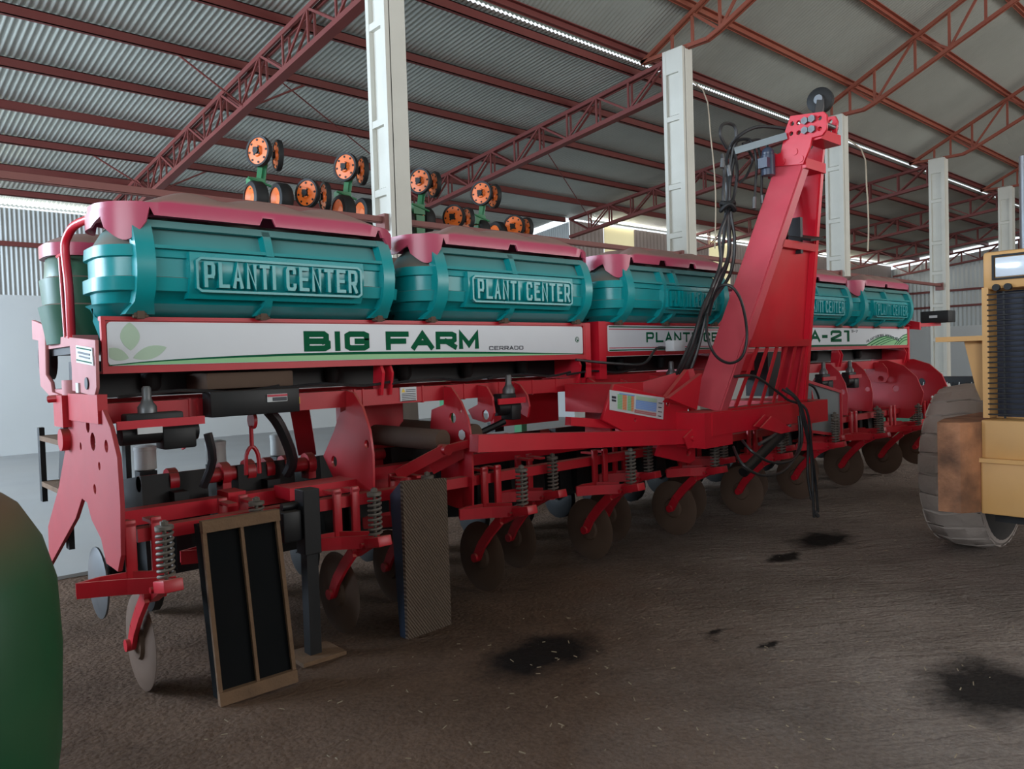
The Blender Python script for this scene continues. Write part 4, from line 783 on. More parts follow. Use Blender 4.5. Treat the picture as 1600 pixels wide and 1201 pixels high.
# legs of the drawbar standing upright
def leg(name, P0, P1, w, d0, d1, m='redclean'):
    """P0, P1: front outer corners (x, y, z) at base and top; w in X, d in Y"""
    b = MB(); v = []
    for P, d in ((P0, d0), (P1, d1)): v.append([b.bm.verts.new(p) for p in ((P[0], P[1], P[2]), (P[0]+w, P[1], P[2]), (P[0]+w, P[1]+d, P[2]+.06), (P[0], P[1]+d, P[2]+.06))])
    for k in range(4): b.bm.faces.new((v[0][k], v[0][(k+1) % 4], v[1][(k+1) % 4], v[1][k]))
    b.bm.faces.new(v[0][::-1]); b.bm.faces.new(v[1])
    bmesh.ops.bevel(b.bm, geom=[e for e in b.bm.edges if abs((e.verts[0].co-e.verts[1].co).z) > .5], offset=.012, segments=2, affect='EDGES'); return part(b, name, M[m], smooth=30)
leg('mast_leg', (5.23, 3.37, 1.10), (5.93, 3.00, 3.05), .12, .26, .24, 'redmast')
leg('mast_leg', (6.62, 3.40, .95), (6.22, 3.00, 3.05), .07, .26, .24)
# plates, tray and grille between the legs
def legx(z): return (lerp(5.35, 6.05, (z-1.1)/1.95), lerp(6.62, 6.22, (z-.95)/2.1), lerp(3.37, 3.0, (z-1.1)/1.95))
def cross(z0, z1, t, off, name, m):
    a = legx(z0); c = legx(z1); b = MB(); vs = []
    for (l, z) in ((a, z0), (c, z1)): vs.append([b.bm.verts.new(p) for p in ((l[0]-.03, l[2]+off, z), (l[1]+.02, l[2]+off, z), (l[1]+.02, l[2]+off+t, z), (l[0]-.03, l[2]+off+t, z))])
    for k in range(4): b.bm.faces.new((vs[0][k], vs[0][(k+1) % 4], vs[1][(k+1) % 4], vs[1][k]))
    b.bm.faces.new(vs[0][::-1]); b.bm.faces.new(vs[1]); return part(b, name, M[m], smooth=0)
cross(1.66, 2.40, .012, .05, 'mast_panel', 'red'); cross(1.60, 1.66, .12, .0, 'mast_crossbar', 'red'); cross(2.40, 2.46, .14, .0, 'mast_crossbar', 'red'); cross(1.06, 1.12, .1, .0, 'mast_crossbar', 'red')
for k in range(6):
    b = MB(); t = (k+.7)/6.2; a = legx(1.12); c = legx(1.6); b.beam((lerp(a[0], a[1], t), a[2]+.03, 1.12), (lerp(c[0], c[1], t+.03)+.03, c[2]+.03, 1.6), .035, .012, up=(0, 1, 0)); part(b, 'grille_slat', M['red'], smooth=0)
b = MB(); b.cyl((6.12, 3.3, 2.46), (6.12, 3.3, 2.95), .05); b.box((6.18, 3.12, 2.50), (.22, .2, .02), Euler((R_(14), R_(-8), 0)).to_matrix()); b.box((6.13, 3.18, 2.52), (.04, .1, .3)); part(b, 'stand_foot', M['black'])
# head plates with holes
HP = [(3.093,3.451),(2.817,3.416),(2.792,3.384),(2.794,3.276),(2.831,3.236),(2.914,3.235),(2.932,3.169),(2.993,3.045),(3.235,3.075),(3.233,3.169),(3.182,3.178),(3.139,3.344)]
hl = [(3.078,3.386),(3.024,3.380),(2.906,3.379),(2.849,3.372),(3.088,3.309),(3.025,3.302),(2.908,3.299),(2.851,3.290)]
b = MB(); b.plate(HP, [(h[0], h[1], .017) for h in hl], 'X', 5.905, 5.93, .002); part(b, 'head_plate', M['redclean'], smooth=0)
b = MB(); dxh = [(2.967,3.478),(2.897,3.471),(2.877,3.424),(2.895,3.314),(2.943,3.289),(3.019,3.317)]; HP2 = [(p[0], p[1]) for p in dxh]
HP3 = [(3.55, 3.45), (3.5, 3.75)]
b.plate(dxh, [(h[0], h[1], .017) for h in [(2.935,3.433),(2.942,3.351),(2.997,3.349)]], 'X', 6.27, 6.30, .002); b.prism([(dxh[0][0], dxh[0][1]), (dxh[5][0], dxh[5][1]), (3.28, 3.1), (3.02, 3.05)], 'X', 6.27, 6.30); part(b, 'head_plate', M['redclean'], smooth=0)
b = MB()
for h in [(2.965,3.378),(2.966,3.303),(2.906,3.379),(2.908,3.299)]: b.cyl((5.88, h[0], h[1]), (6.32, h[0], h[1]), .018, n=12); b.cyl((5.88, h[0], h[1]), (5.905, h[0], h[1]), .030, n=6)
part(b, 'head_bolt', M['steel'])
b = MB(); b.bb(5.93, 6.27, 2.98, 3.12, 3.02, 3.10); b.bb(5.93, 6.27, 2.85, 3.0, 3.22, 3.3); part(b, 'head_crossbar', M['redclean'])
b = MB()
for h in [(3.167,3.103),(3.061,3.157),(3.014,3.091)]: b.lathe((5.899, h[0], h[1]), (1, 0, 0), [(.028, 0), (.028, .008)], 16)
part(b, 'weld_boss', M['redclean'])
b = MB(); TP = [(3.301,3.176),(3.238,3.188),(3.241,3.074),(3.306,2.992)]; b.plate(TP, [(TP[0][0]-.02, TP[0][1]-.02, .01)], 'X', 5.92, 5.95); part(b, 'side_lug', M['redclean'], smooth=0)
q = (6.667,3.200,3.756); b = MB(); b.lathe((q[0]-.03, 3.2, q[2]), (1, .2, 0), [(.035, -.01), (.09, -.01), (.11, .0), (.11, .06), (.09, .07), (.035, .07)], 28, True); part(b, 'hitch_ring', M['rubber']); b = MB(); b.cyl((q[0]-.06, 3.2, q[2]), (q[0]+.08, 3.2, q[2]), .04); b.beam((q[0], 3.2, q[2]), (6.1, 2.98, 3.3), .06, .06); part(b, 'hitch_eye', M['steel'])
# base box of the mast
b = MB(); q = [(5.145,1.098),(6.567,1.058),(5.138,0.913),(6.444,0.894)]; b.bb(5.05, 6.75, 3.32, 3.60, .93, 1.10); b.bb(4.96, 5.34, 3.33, 3.59, .84, 1.11); b.bb(4.95, 5.2, 3.60, 4.2, .85, 1.05); b.bb(6.6, 7.0, 3.35, 4.2, .9, 1.10); part(b, 'mast_base', M['redclean'], smooth=0)
b = MB(); q = [(5.542,0.957),(5.713,1.037),(6.029,0.917),(6.007,0.887),(5.859,0.883)]; b.plate(q, [], 'Y', 3.2, 3.215); b.plate([(x+.02, z+.01) for x, z in q], [], 'Y', 3.27, 3.285); part(b, 'cylinder_lug', M['redclean'], smooth=0)
b = MB(); b.cyl((5.35, 3.25, .62), (5.95, 3.25, .87), .04); part(b, 'hydraulic_cylinder', M['black']); b = MB(); b.cyl((5.6, 3.25, .82), (6.1, 3.25, .93), .014); part(b, 'cylinder_rod', M['steel'])
b = MB(); q = [(7.612,1.248),(8.408,1.095),(8.405,0.610),(7.523,0.741)]; b.plate(q, [], 'Y', 3.88, 3.9); part(b, 'bracket_plate', M['grey'], smooth=0); b = MB(); b.stroke([q[0], q[1], q[2], q[3]], .03, 'Y', 3.86, 3.88, True); part(b, 'bracket_plate', M['redclean'], smooth=0)
b = MB(); b.bb(7.0, 7.45, 3.95, 4.2, 1.12, 1.56); part(b, 'valve_box', M['black'], smooth=0)
# gusset at the foot of the left leg
b = MB(); b.prism([(4.644,1.239),(5.076,1.409),(5.017,1.199),(4.997,1.131)], 'Y', 3.42, 3.46); b.prism([(4.78, 1.20), (5.12, 1.44), (5.2, 1.15)], 'Y', 3.58, 3.62); part(b, 'gusset', M['redclean'], smooth=0)
# ---- hoses
def hose(px, depth, r=.013, m='hose', name='hydraulic_hose'):
    b = MB(); b.tube(px, r, 7, 5); return part(b, name, M[m])
gb = MB(); A_ = (5.892,3.120,3.297); B_ = (5.657,3.450,3.210); gb.beam(A_, B_, .012, .055); part(gb, 'hose_arm', M['grey'], smooth=0)
H = [ [(5.951,3.150,3.371), (5.774,3.300,3.392), (5.647,3.400,3.321), (5.663,3.500,3.243), (5.599,3.500,3.076), (5.610,3.500,2.880), (5.583,3.500,2.694), (5.536,3.500,2.455), (5.451,3.500,2.191), (5.224,3.500,1.927), (5.128,3.550,1.626), (5.140,3.700,1.373)],
 [(5.592,3.480,3.227), (5.502,3.480,3.315), (5.524,3.480,3.401), (5.638,3.480,3.437), (5.700,3.460,3.391), (5.706,3.480,3.203), (5.650,3.500,2.937), (5.660,3.500,2.702), (5.676,3.480,2.464), (5.621,3.500,2.199), (5.313,3.500,1.929), (5.232,3.550,1.625), (5.193,3.600,1.448)],
 [(5.805,3.350,3.242), (5.793,3.400,3.315), (5.696,3.460,3.291), (5.678,3.500,3.151), (5.661,3.520,2.890), (5.621,3.500,2.698), (5.661,3.520,2.415), (5.557,3.520,2.198), (5.352,3.550,1.933), (5.253,3.600,1.626), (5.246,3.700,1.395)],
 [(5.673,3.460,3.204), (5.738,3.480,3.050), (5.704,3.500,2.839), (5.550,3.480,2.662), (5.482,3.500,2.503), (5.492,3.500,2.297), (5.355,3.500,2.083), (5.258,3.550,1.829), (5.120,3.620,1.526), (5.138,3.750,1.322)],
 [(5.547,3.500,3.183), (5.578,3.500,3.032), (5.551,3.500,2.821), (5.601,3.500,2.670), (5.608,3.500,2.356), (5.430,3.500,2.138), (5.312,3.550,1.830), (5.178,3.600,1.525), (5.176,3.700,1.398)],
 [(5.789,3.400,3.220), (5.847,3.400,3.155), (5.775,3.420,3.017), (5.675,3.420,2.951)],
 [(5.785,3.350,3.250), (5.820,3.350,3.114), (5.790,3.350,2.875), (5.775,3.350,2.758)],
 [(5.811,3.330,3.260), (5.864,3.330,3.090), (5.856,3.330,2.879), (5.862,3.330,2.785)],
 [(5.727,3.420,3.272), (5.885,3.360,3.321), (5.919,3.300,3.239), (5.849,3.320,3.149)],
 [(5.158,3.400,1.858), (5.040,3.250,2.038), (5.055,3.150,2.059), (5.126,3.100,1.943), (5.197,3.100,1.705), (5.161,3.120,1.533), (5.032,3.150,1.484), (4.926,3.200,1.544), (4.900,3.250,1.688), (5.133,3.400,1.868)],
 [(4.279,4.000,1.543), (4.724,4.000,1.503), (5.027,3.950,1.494), (5.202,3.950,1.612), (5.335,3.950,1.621)],
 [(5.308,3.280,1.375), (5.558,3.250,1.366), (5.813,3.200,1.231), (5.988,3.200,1.153), (6.095,3.100,1.068), (6.171,3.100,0.740), (6.237,3.100,0.407), (6.263,3.100,0.185)],
 [(5.886,3.200,1.248), (5.975,3.120,1.155), (6.047,3.100,0.965), (6.167,3.100,0.632), (6.179,3.100,0.360), (6.193,3.100,0.152)],
 [(5.950,3.200,1.256), (6.028,3.120,1.125), (6.109,3.100,0.853), (6.136,3.120,0.526), (6.154,3.100,0.310)],
 [(6.083,3.150,1.068), (6.009,3.100,0.809), (5.750,3.050,0.693), (5.423,3.050,0.709), (5.233,3.100,0.809), (5.267,3.200,0.883)],
 [(6.060,3.150,1.016), (5.953,3.100,0.762), (5.523,3.000,0.637), (5.191,3.000,0.642), (5.013,3.050,0.740), (5.139,3.200,0.846)],
 [(6.806,3.500,1.262), (7.041,3.500,1.209), (7.138,3.500,1.051), (6.980,3.500,0.951), (6.759,3.500,1.014)]]
for i, h in enumerate(H): hose(h, 0, .014 if i < 5 else .011)
b = MB(); c = Vector((5.598,3.490,2.746)); b.tube([c+Vector((.055*cos(a), .055*sin(a), .02*sin(2*a))) for a in [pi*k/6 for k in range(13)]], .018); b.tube([c+Vector((.05*cos(a), .05*sin(a), .035+.01*sin(3*a))) for a in [pi*k/6 for k in range(13)]], .018); part(b, 'hose_tie', M['rubber'])
b = MB()
for (a, c) in (((5.761,3.340,2.828), (5.747,3.340,2.732)), ((5.847,3.320,2.850), (5.845,3.320,2.782)), ((5.507,3.470,3.129), (5.494,3.470,3.055)), ((5.548,3.450,3.079), (5.573,3.450,3.000)), ((6.217,3.100,0.192), (6.261,3.100,0.152))): b.cyl(a, c, .017, n=10)
part(b, 'hose_fitting', M['steel'])
b = MB(); c = Vector((5.826,3.250,3.135)); b.sph(c+Vector((0, 0, .04)), .05); b.cyl(c+Vector((0, 0, .02)), c-Vector((.0, 0, .14)), .055); b.box(c-Vector((.03, .0, .05)), (.12, .08, .08)); part(b, 'lamp_housing', mat('dark_blue_grey_plastic', (.03, .04, .07), .35))
b = MB(); q = (5.402,3.900,1.635); b.box(q, (.16, .09, .09), bev=.006); part(b, 'valve_block', M['label']); 

# ================================================================ ORANGE-WHEELED PLANTER BEHIND
G2 = empty('green_row_planter', (5.0, 8.0, 0)); tag(G2, 'green planter with orange wheels folded up behind the column row', 'farm machine')
def g2(mb, name, m, label=None, parent=None, smooth=40): return part(mb, name, M[m], label, parent or G2, smooth)
def disc_pair(c, R=.26):
    x, y, z = c
    for dx, t in ((0, 0), (.26, .22)):
        b = MB(); ax = Vector((.93, .36, 0)).normalized() if t == 0 else Vector((.97, -.20, 0)).normalized()
        p = Vector((x+dx*.72, y-dx*.1, z-.02*(t > 0))); b.lathe(p, ax, [(.02, -.03), (.05, -.03), (.06, -.012), (R*.86, -.010), (R*.88, .01), (.0, .012)], 32)
        o = g2(b, 'closing_wheel', 'orange')
        b = MB(); b.lathe(p, ax, [(R*.84, -.018), (R*.98, -.02), (R*1.0, 0), (R*.98, .03), (R*.84, .03)], 32, True); 
        tr = MB(); tr.bm = b.bm; g2(tr, 'rubber_tread', 'rubber', None, o)
        b = MB(); u = ax.orthogonal().normalized(); w = ax.cross(u)
        for k in range(8): a = 2*pi*k/8; q = p+(u*cos(a)+w*sin(a))*R*.7-ax*.012; b.cyl(q, q-ax*.004, .012, n=8)
        for k in range(4): a = 2*pi*k/4; q = p+(u*cos(a)+w*sin(a))*R*.28-ax*.03; b.cyl(q, q-ax*.006, .012, n=8)
        b.cyl(p-ax*.02, p-ax*.05, .035, n=12); g2(b, 'wheel_bolt', 'rubber', None, o)
def gauge(c, R=.175, w=.13):
    x, y, z = c; b = MB(); ax = Vector((1, .0, 0)); b.lathe((x, y, z), ax, [(R*.7, -.01), (R*.93, 0), (R, .02), (R, w-.02), (R*.93, w), (R*.7, w)], 32, True); o = g2(b, 'gauge_wheel', 'rubber')
    b = MB(); b.lathe((x, y, z), ax, [(.05, .03), (R*.35, .04), (R*.72, .0), (R*.74, w*.5), (.04, w*.5)], 24); g2(b, 'wheel_rim', 'orange', None, o)
YW = 7.5
tops = [(3.421,7.500,3.750), (4.416,7.500,3.734), (5.409,7.500,3.712), (6.357,7.500,3.684)]
for c in tops[:2]: disc_pair(c, .158)
for c in tops[2:]: disc_pair(c, .155)
for c in ((3.916,7.450,3.377), (5.862,7.450,3.327), (6.856,7.450,3.304)): disc_pair(c, .155)
for c in ((3.308,7.500,3.286), (3.676,7.700,3.353), (4.301,7.500,3.267), (4.695,7.700,3.314), (5.524,7.700,3.309), (6.315,7.600,3.227), (6.726,7.700,3.245), (5.148,7.600,3.234)): gauge((c[0], c[1], c[2]-.02))
for i, c in enumerate(tops):
    x, y, z = c; b = MB(); d = .0
    b.beam((x+.05, y+.03, z-.02), (x-.0, y+.08, z-.45), .03, .05); b.beam((x+.10, y+.05, z-.06), (x+.05, y+.1, z-.48), .02, .04); b.box((x-.02, y+.05, z-.33), (.16, .1, .12)); b.cyl((x-.12, y, z-.28), (x+.12, y, z-.34), .012); b.box((x, y+.06, z-.55), (.12, .1, .3))
    g2(b, 'wheel_arm', 'jgreen')
b = MB()
for p in ((1.893,7.500,2.897), ): pass
b.bb(3.2, 7.6, 7.7, 7.85, 2.85, 2.98); b.bb(3.2, 7.6, 8.1, 8.25, 2.2, 2.4); 
for x in (3.4, 4.4, 5.4, 6.4, 7.3): b.bb(x, x+.12, 7.8, 8.2, 2.2, 2.98)
for x in (6.0, 7.3): b.bb(x, x+.1, 7.9, 8.05, 0, 2.3)
g2(b, 'frame', 'jgreen', smooth=0)
b = MB(); b.bb(3.2, 7.6, 7.55, 7.72, 3.0, 3.1) if False else b.cyl((3.2, 7.75, 3.02), (7.6, 7.75, 3.02), .035); g2(b, 'axle_bar', 'rubber')

# ================================================================ RAMPS, JACK
rp = empty('loading_ramp', (1.5, 3.6, 0)); tag(rp, 'dark two-bay loading ramp with brown frame, leaning underside out at the left end', 'ramp', 'loading ramps leaning on the planter')
def rpt(name, m, mb): return build_each(mb, name, M[m], rp, 0)
def rq(u, v, d): # local: u along X 0..1, v up, d depth backwards
    x = lerp(1.315, 1.70, u); y = lerp(3.53, 3.67, v)+lerp(.14, .20, v)*d; z = lerp(.0, .84, v)+.05*0; return (x, y, z)
def hexa(b, u0, u1, v0, v1, d0, d1):
    P = [rq(u, v, d) for v in (v0, v1) for (u, d) in ((u0, d0), (u1, d0), (u1, d1), (u0, d1))]; V = [b.bm.verts.new(p) for p in P]
    for f in ((0, 1, 2, 3), (7, 6, 5, 4), (0, 4, 5, 1), (1, 5, 6, 2), (2, 6, 7, 3), (3, 7, 4, 0)): b.bm.faces.new([V[i] for i in f])
b = MB(); hexa(b, 0, 1, .935, 1, -.08, .12); hexa(b, 0, 1, 0, .07, -.08, .12); rpt('end_rail', 'wood', b)
b = MB(); hexa(b, 0, .05, .07, .935, -.02, .1); hexa(b, .95, 1, .07, .935, -.02, .1); hexa(b, .475, .515, .07, .935, -.02, .1); rpt('long_rail', 'wood', b)
b = MB(); hexa(b, .0, 1, .03, .97, .12, .5); rpt('ramp_bed', 'darkpanel', b)
rp2 = empty('loading_ramp', (2.57, 3.7, 0)); tag(rp2, 'loading ramp with brown mesh tread and black side, standing upright beside the black jack', 'ramp', 'loading ramps leaning on the planter')
b = MB(); b.prism([(2.42, -.01), (2.73, .0), (2.73, .872), (2.42, .892)], 'Y', 3.62, 3.645); o = b.build('ramp_tread', M['tread'], rp2, 0)
b = MB(); b.prism([(3.645, -.01), (3.70, -.01), (3.755, .80), (3.645, .885)], 'X', 2.42, 2.44); b.prism([(3.645, -.01), (3.70, -.01), (3.755, .80), (3.645, .865)], 'X', 2.71, 2.73); b.bb(2.44, 2.71, 3.66, 3.7, .1, .8); o = b.build('ramp_side', mat('worn_black_steel', (.02, .03, .05), .35, dust=.4, dustcol=(.06,.10,.2)), rp2, 0)
jk = empty('parking_jack', (1.95, 3.85, 0)); tag(jk, 'black square-tube parking jack standing between the two ramps', 'jack')
b = MB(); b.bb(1.865, 1.96, 3.72, 3.82, .56, .905, .004); b.build('outer_tube', M['black'], jk, 0); b = MB(); b.bb(1.88, 1.945, 3.735, 3.805, .0, .6); b.build('inner_tube', M['black'], jk, 0)
b = MB(); b.bb(1.80, 2.05, 3.66, 3.88, .0, .022); b.build('base_plate', M['wood'], jk, 0); b = MB(); b.bb(1.76, 1.865, 3.74, 3.895, .64, .80, .01); b.cyl((1.78, 3.80, .82), (1.865, 3.80, .82), .02); b.build('mounting_bracket', M['black'], jk)

# ================================================================ TRACTOR (right edge)
TR = empty('orange_tractor', (6.2, 1.4, 0)); tag(TR, 'worn orange-yellow tractor with a barred grille and big clay-dusted wheel at the right edge', 'tractor')
def tp(mb, name, m, label=None, parent=None, smooth=40): return part(mb, name, M[m], label, parent or TR, smooth)
# wheel: axle along Y
CW = (6.66, 2.02, .635); RW = .64
b = MB(); n = 96; prof = [(-.21, .52), (-.20, .58), (-.17, .605), (0, .62), (.17, .605), (.20, .58), (.21, .52)]; rings = []
for k in range(n):
    a = 2*pi*k/n; row = []
    for j, (o, r) in enumerate(prof): row.append(b.bm.verts.new((CW[0]+r*cos(a), CW[1]+o, CW[2]+r*sin(a))))
    rings.append(row)
for k in range(n):
    a = rings[k]; c = rings[(k+1) % n]
    for j in range(len(prof)-1): b.bm.faces.new((a[j], a[j+1], c[j+1], c[j]))
tw = tp(b, 'wheel_tyre', 'tyre', 'clay-dusted tyre')
b = MB(); NL = 26
for k in range(NL):
    a0 = 2*pi*k/NL; da = 2*pi/NL*.90; V = []
    for (dr) in (.0, .032):
        for (t, o) in ((0, -.20), (0, -.07), (0, .07), (0, .20), (1, .20), (1, .07), (1, -.07), (1, -.20)):
            a = a0+da*t+.035*sin(o*14)+.02*random.random(); r = (.60 if dr == 0 else .632-(.03 if abs(o) > .15 else 0)); V.append(b.bm.verts.new((CW[0]+r*cos(a), CW[1]+o, CW[2]+r*sin(a))))
    B_, T_ = V[:8], V[8:]
    for f in ((0, 1, 6, 7), (1, 2, 5, 6), (2, 3, 4, 5)): b.bm.faces.new([T_[i] for i in f]); b.bm.faces.new([B_[i] for i in f[::-1]])
    for i in range(8): b.bm.faces.new((B_[i], B_[(i+1) % 8], T_[(i+1) % 8], T_[i]))
bmesh.ops.bevel(b.bm, geom=[e for e in b.bm.edges], offset=.008, segments=1, affect='EDGES')
tp(b, 'tyre_lug', 'tyre', None, tw)
for s_ in (-1, 1):
    b = MB(); b.lathe((CW[0], CW[1]+s_*.20, CW[2]), (0, s_, 0), [(.575, -.03), (.57, .0), (.50, .02), (.34, .015), (.31, -.03), (.30, -.06)], 48, True); tp(b, 'tyre_sidewall', 'tyreblack', None, tw)
b = MB(); b.lathe((CW[0], CW[1], CW[2]), (0, 1, 0), [(.31, -.14), (.31, .14)], 32); b.cyl((CW[0], CW[1]-.2, CW[2]), (CW[0], 1.0, CW[2]), .09); tp(b, 'wheel_rim', 'tractor')
# body
gx = 5.2
b = MB(); hn = [(1.523,2.108),(1.310,2.092),(1.312,1.872),(1.525,1.898)]; y1 = hn[0][0]; zt, zb_ = 2.12, 1.90
b.bb(gx, 6.9, .75, 1.525, 1.885, 2.11, .02); tp(b, 'hood_front', 'tractor')
b = MB(); b.bb(gx+.15, 6.9, .78, 1.50, 1.11, 1.89); tp(b, 'hood_side', 'tractor')
b = MB(); b.bb(gx, gx+.2, 1.495, 1.53, 1.12, 1.90); b.bb(gx, gx+.2, .75, .785, 1.12, 1.90); tp(b, 'grille_frame', 'tractor')
b = MB(); b.bb(gx+.13, gx+.15, 1.18, 1.40, 1.15, 1.86); b.bb(gx+.14, gx+.155, .8, 1.49, 1.12, 1.88); tp(b, 'radiator', 'radiator')
b = MB(); b.bb(gx+.09, gx+.12, 1.1, 1.33, 1.74, 1.83); tp(b, 'radiator_cap', 'redclean')
b = MB(); b.bb(gx+.1, gx+.13, 1.2, 1.23, 1.3, 1.42); tp(b, 'hose_clip', 'label')
for k in range(24):
    z = 1.86-.031*k; b = MB(); b.cyl((gx-.005, .78, z), (gx-.005, 1.50, z-.004), .0045, n=6); tp(b, 'grille_bar', 'black')
b = MB(); b.bb(gx+.0, gx+.006, 1.41, 1.42, 1.12, 1.87); b.bb(gx, gx+.006, 1.15, 1.16, 1.12, 1.87); tp(b, 'grille_upright', 'black')
b = MB(); b.bb(gx-.012, gx+.02, .95, 1.455, 1.955, 2.07, .006); hl_ = tp(b, 'headlight', 'glass'); b = MB(); b.stroke([(.94, 1.945), (1.465, 1.945), (1.465, 2.08), (.94, 2.08)], .012, 'X', gx-.016, gx-.002, True); tp(b, 'headlight_bezel', 'rubber', None, hl_)
b = MB(); b.cyl((gx-.02, 1.45, 1.895), (gx+.01, 1.45, 1.895), .02); b.cyl((gx-.02, 1.39, 1.895), (gx+.01, 1.39, 1.895), .02); tp(b, 'rubber_grommet', 'rubber')
# front weight block and bumper
b = MB(); F0 = [(4.95, .66), (4.95, 1.08)]
WB = [(5.471,1.819)] if False else None
b.prism([(5.02, 1.725), (5.02, 1.60), (5.12, 1.53), (5.9, 1.53), (5.9, 1.75), (5.3, 1.78)], 'Z', .56, 1.10); tp(b, 'weight_block', 'rusty', 'worn rusty orange block')
b = MB(); b.bb(5.14, 6.4, .7, 1.53, .55, .86, .01); b.bb(5.16, 6.4, .7, 1.53, .88, 1.11, .01); b.bb(5.12, 5.2, .7, 1.53, .86, .885); tp(b, 'front_bumper', 'tractor')
b = MB(); b.cyl((5.4, 1.5, .60), (6.66, 1.5, .60), .05); b.bb(5.3, 5.7, 1.0, 1.5, .48, .58); tp(b, 'front_axle', 'black')
# shelf
b = MB(); b.bb(5.2, 5.75, 1.52, 1.79, 1.585, 1.615); b.prism([(1.53, 1.585), (1.66, 1.585), (1.60, 1.30), (1.57, 1.22), (1.53, 1.22)], 'X', 5.3, 5.34); tp(b, 'side_shelf', 'tractor')
b = MB(); q = (6.600,1.671,2.669); b.cyl((5.9, 1.475, 2.08), (5.9, 1.475, 2.78), .035); tp(b, 'exhaust_pipe', 'steel', 'grey exhaust pipe')
# second front wheel on the far side
b = MB(); b.lathe((CW[0], .35, CW[2]), (0, 1, 0), [(.3, -.2), (.55, -.2), (.62, -.15), (.63, 0), (.62, .15), (.55, .2), (.3, .2)], 48); tp(b, 'wheel_tyre', 'tyre', 'clay-dusted tyre out of view')
b = MB(); b.bb(6.9, 9.0, .6, 1.6, .7, 1.9); b.bb(8.6, 10.2, .4, 1.8, 1.0, 2.6, .05); b.lathe((9.6, 1.75, .8), (0, 1, 0), [(.3, 0), (.75, .0), (.8, .05), (.8, .35), (.75, .4), (.3, .4)], 48) ; b.lathe((9.6, .1, .8), (0, 1, 0), [(.3, 0), (.75, .0), (.8, .05), (.8, .35), (.75, .4), (.3, .4)], 48); tp(b, 'rear_body', 'tractor')

# ================================================================ GREEN MACHINE (left edge)
b = MB(); rings = []
for z, o in ((.0, -.20), (.12, -.12), (.35, -.04), (.6, -.01), (.85, .0), (1.02, -.005), (1.13, -.03), (1.21, -.07), (1.26, -.14), (1.29, -.26)):
    rings.append([b.bm.verts.new((px, py, z)) for px, py in ring(-1.7-o, .46+o, 1.95-o, 3.15+o, .42, 10)])
for a, c in zip(rings, rings[1:]):
    for k in range(len(a)): b.bm.faces.new((a[k], a[(k+1) % len(a)], c[(k+1) % len(a)], c[k]))
b.bm.faces.new(rings[0][::-1]); b.bm.faces.new(rings[-1])
GM = empty('green_machine', (-.6, 2.5, 0)); tag(GM, 'green machine with a rounded side and brown dust on top, cut by the left edge', 'farm machine')
b.build('rounded_side_cover', M['hood'], GM, 60)
b = MB(); b.bb(-4.2, -1.0, -1.3, 2.0, .6, 2.4, .15); b.build('unseen_shade_housing', M['hood'], GM, 40)  # unseen bulk added to shade the floor at the left
for x in (-3.6, -1.4):
    b = MB(); b.lathe((x, -1.75, .75), (0, 1, 0), [(.3, 0), (.68, 0), (.75, .06), (.75, .34), (.68, .4), (.3, .4)], 40); b.build('wheel_tyre', M['tyreblack'], GM, 40)

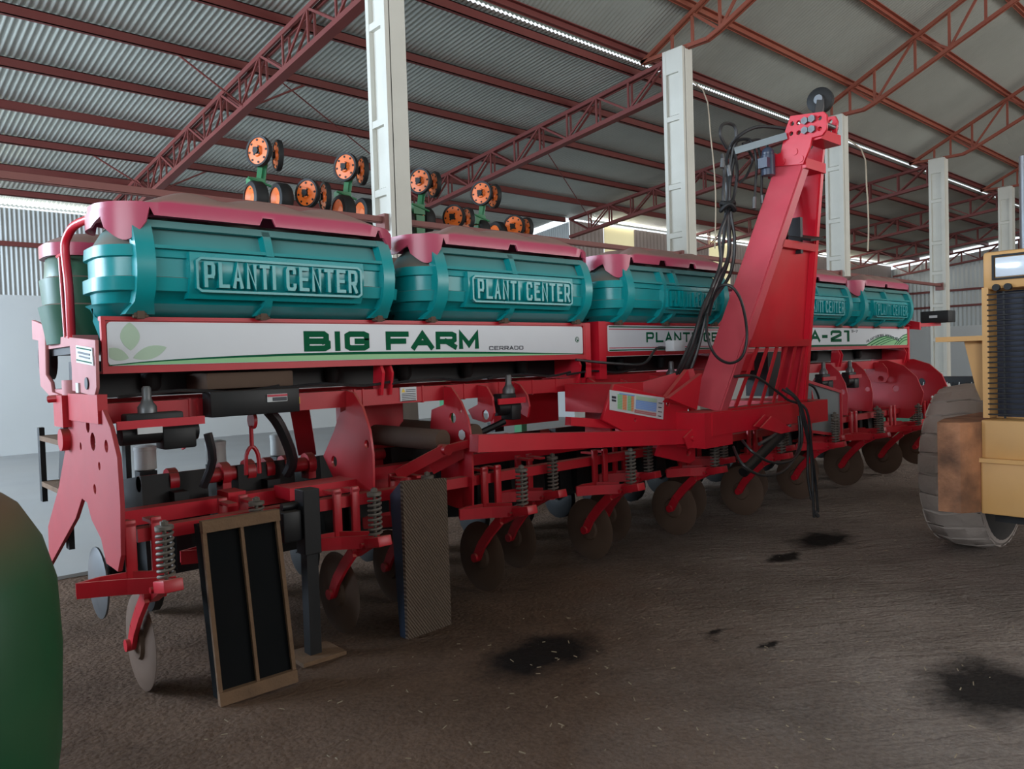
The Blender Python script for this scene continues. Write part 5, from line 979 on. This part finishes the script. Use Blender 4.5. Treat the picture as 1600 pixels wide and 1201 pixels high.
# ================================================================ HARVESTER HEADER AND BOX (far right)
HD = empty('harvester_header', (14, 5.6, 0)); tag(HD, 'dark harvester header reel with tines, far behind the orange tractor', 'farm machine')
hz = (14.000,4.993,1.209); 
def hp(mb, name, m): return part(mb, name, M[m], None, HD)
b = MB(); b.bb(14.0, 14.3, 3.4, 6.2, .95, 1.06); b.bb(14.2, 14.5, 3.4, 6.2, .35, .6); hp(b, 'header_beam', 'black')
b = MB(); b.bb(14.35, 14.8, 3.4, 6.2, .0, .42); hp(b, 'header_back', 'jgreen')
for k in range(30):
    b = MB(); y = 3.45+.092*k; b.cyl((14.0, y, .97), (13.92, y, .74), .008, n=5); hp(b, 'tine', 'label' if k % 2 else 'black')
for y in (3.9, 4.5, 5.1, 5.8):
    b = MB(); b.prism([(y-.12, .95), (y+.12, .95), (y+.03, .6), (y-.03, .6)], 'X', 14.05, 14.1); hp(b, 'reel_arm', 'black')
bx = MB(); q = [(4.404,1.920),(4.022,1.870),(4.402,2.091),(4.019,2.074)]; bx.bb(12.2, 12.5, min(q[1][0], q[0][0]), max(q[1][0], q[0][0]), q[0][1], q[2][1], .01)
eb = part(bx, 'equipment_box', M['rubber'], 'black box with a small white label'); b = MB(); q2 = [(4.276,1.988),(4.171,1.991),(4.275,2.026)]; b.bb(12.185, 12.2, q2[1][0], q2[0][0], q2[0][1], q2[2][1]); part(b, 'box_label', M['label'], None, eb)
b = MB(); b.beam((10.98, 4.35, 1.86), (12.4, (q[0][0]+q[1][0])/2, q[0][1]-.02), .05, .05); b.prism([(4.1, 1.86), (4.35, 2.02), (4.5, 2.0), (4.4, 1.86)], 'X', 11.0, 11.04); part(b, 'box_arm', M['red'], smooth=0)

# straw flecks: uncountable litter on the soil
bm = bmesh.new()
for k in range(420):
    x = random.uniform(.8, 8.5); y = random.uniform(.9, 3.4)
    if x > 4.9 and y < 2.4: continue
    l = random.uniform(.003, .014) if random.random() < .985 else random.uniform(.02, .05); w = random.uniform(.001, .0022); a = random.uniform(0, pi); d = Vector((cos(a), sin(a), random.uniform(-.1, .25)))*l; s_ = Vector((-sin(a), cos(a), 0))*w; c = Vector((x, y, .014))
    vs = [bm.verts.new(p) for p in (c-d-s_, c+d-s_, c+d+s_, c-d+s_, c-d-s_+Vector((0, 0, .003)), c+d-s_+Vector((0, 0, .003)), c+d+s_+Vector((0, 0, .003)), c-d+s_+Vector((0, 0, .003)))]
    for f in ((0, 3, 2, 1), (4, 5, 6, 7), (0, 1, 5, 4), (2, 3, 7, 6), (1, 2, 6, 5), (3, 0, 4, 7)): bm.faces.new([vs[i] for i in f])
me = bpy.data.meshes.new('straw_litter'); bm.to_mesh(me); bm.free(); me.materials.append(mat('pale_straw', (.34, .26, .17), .8)); o = bpy.data.objects.new('straw_litter', me); COL.objects.link(o)
tag(o, 'bits of pale straw scattered over the brown soil floor', 'straw', kind='stuff')
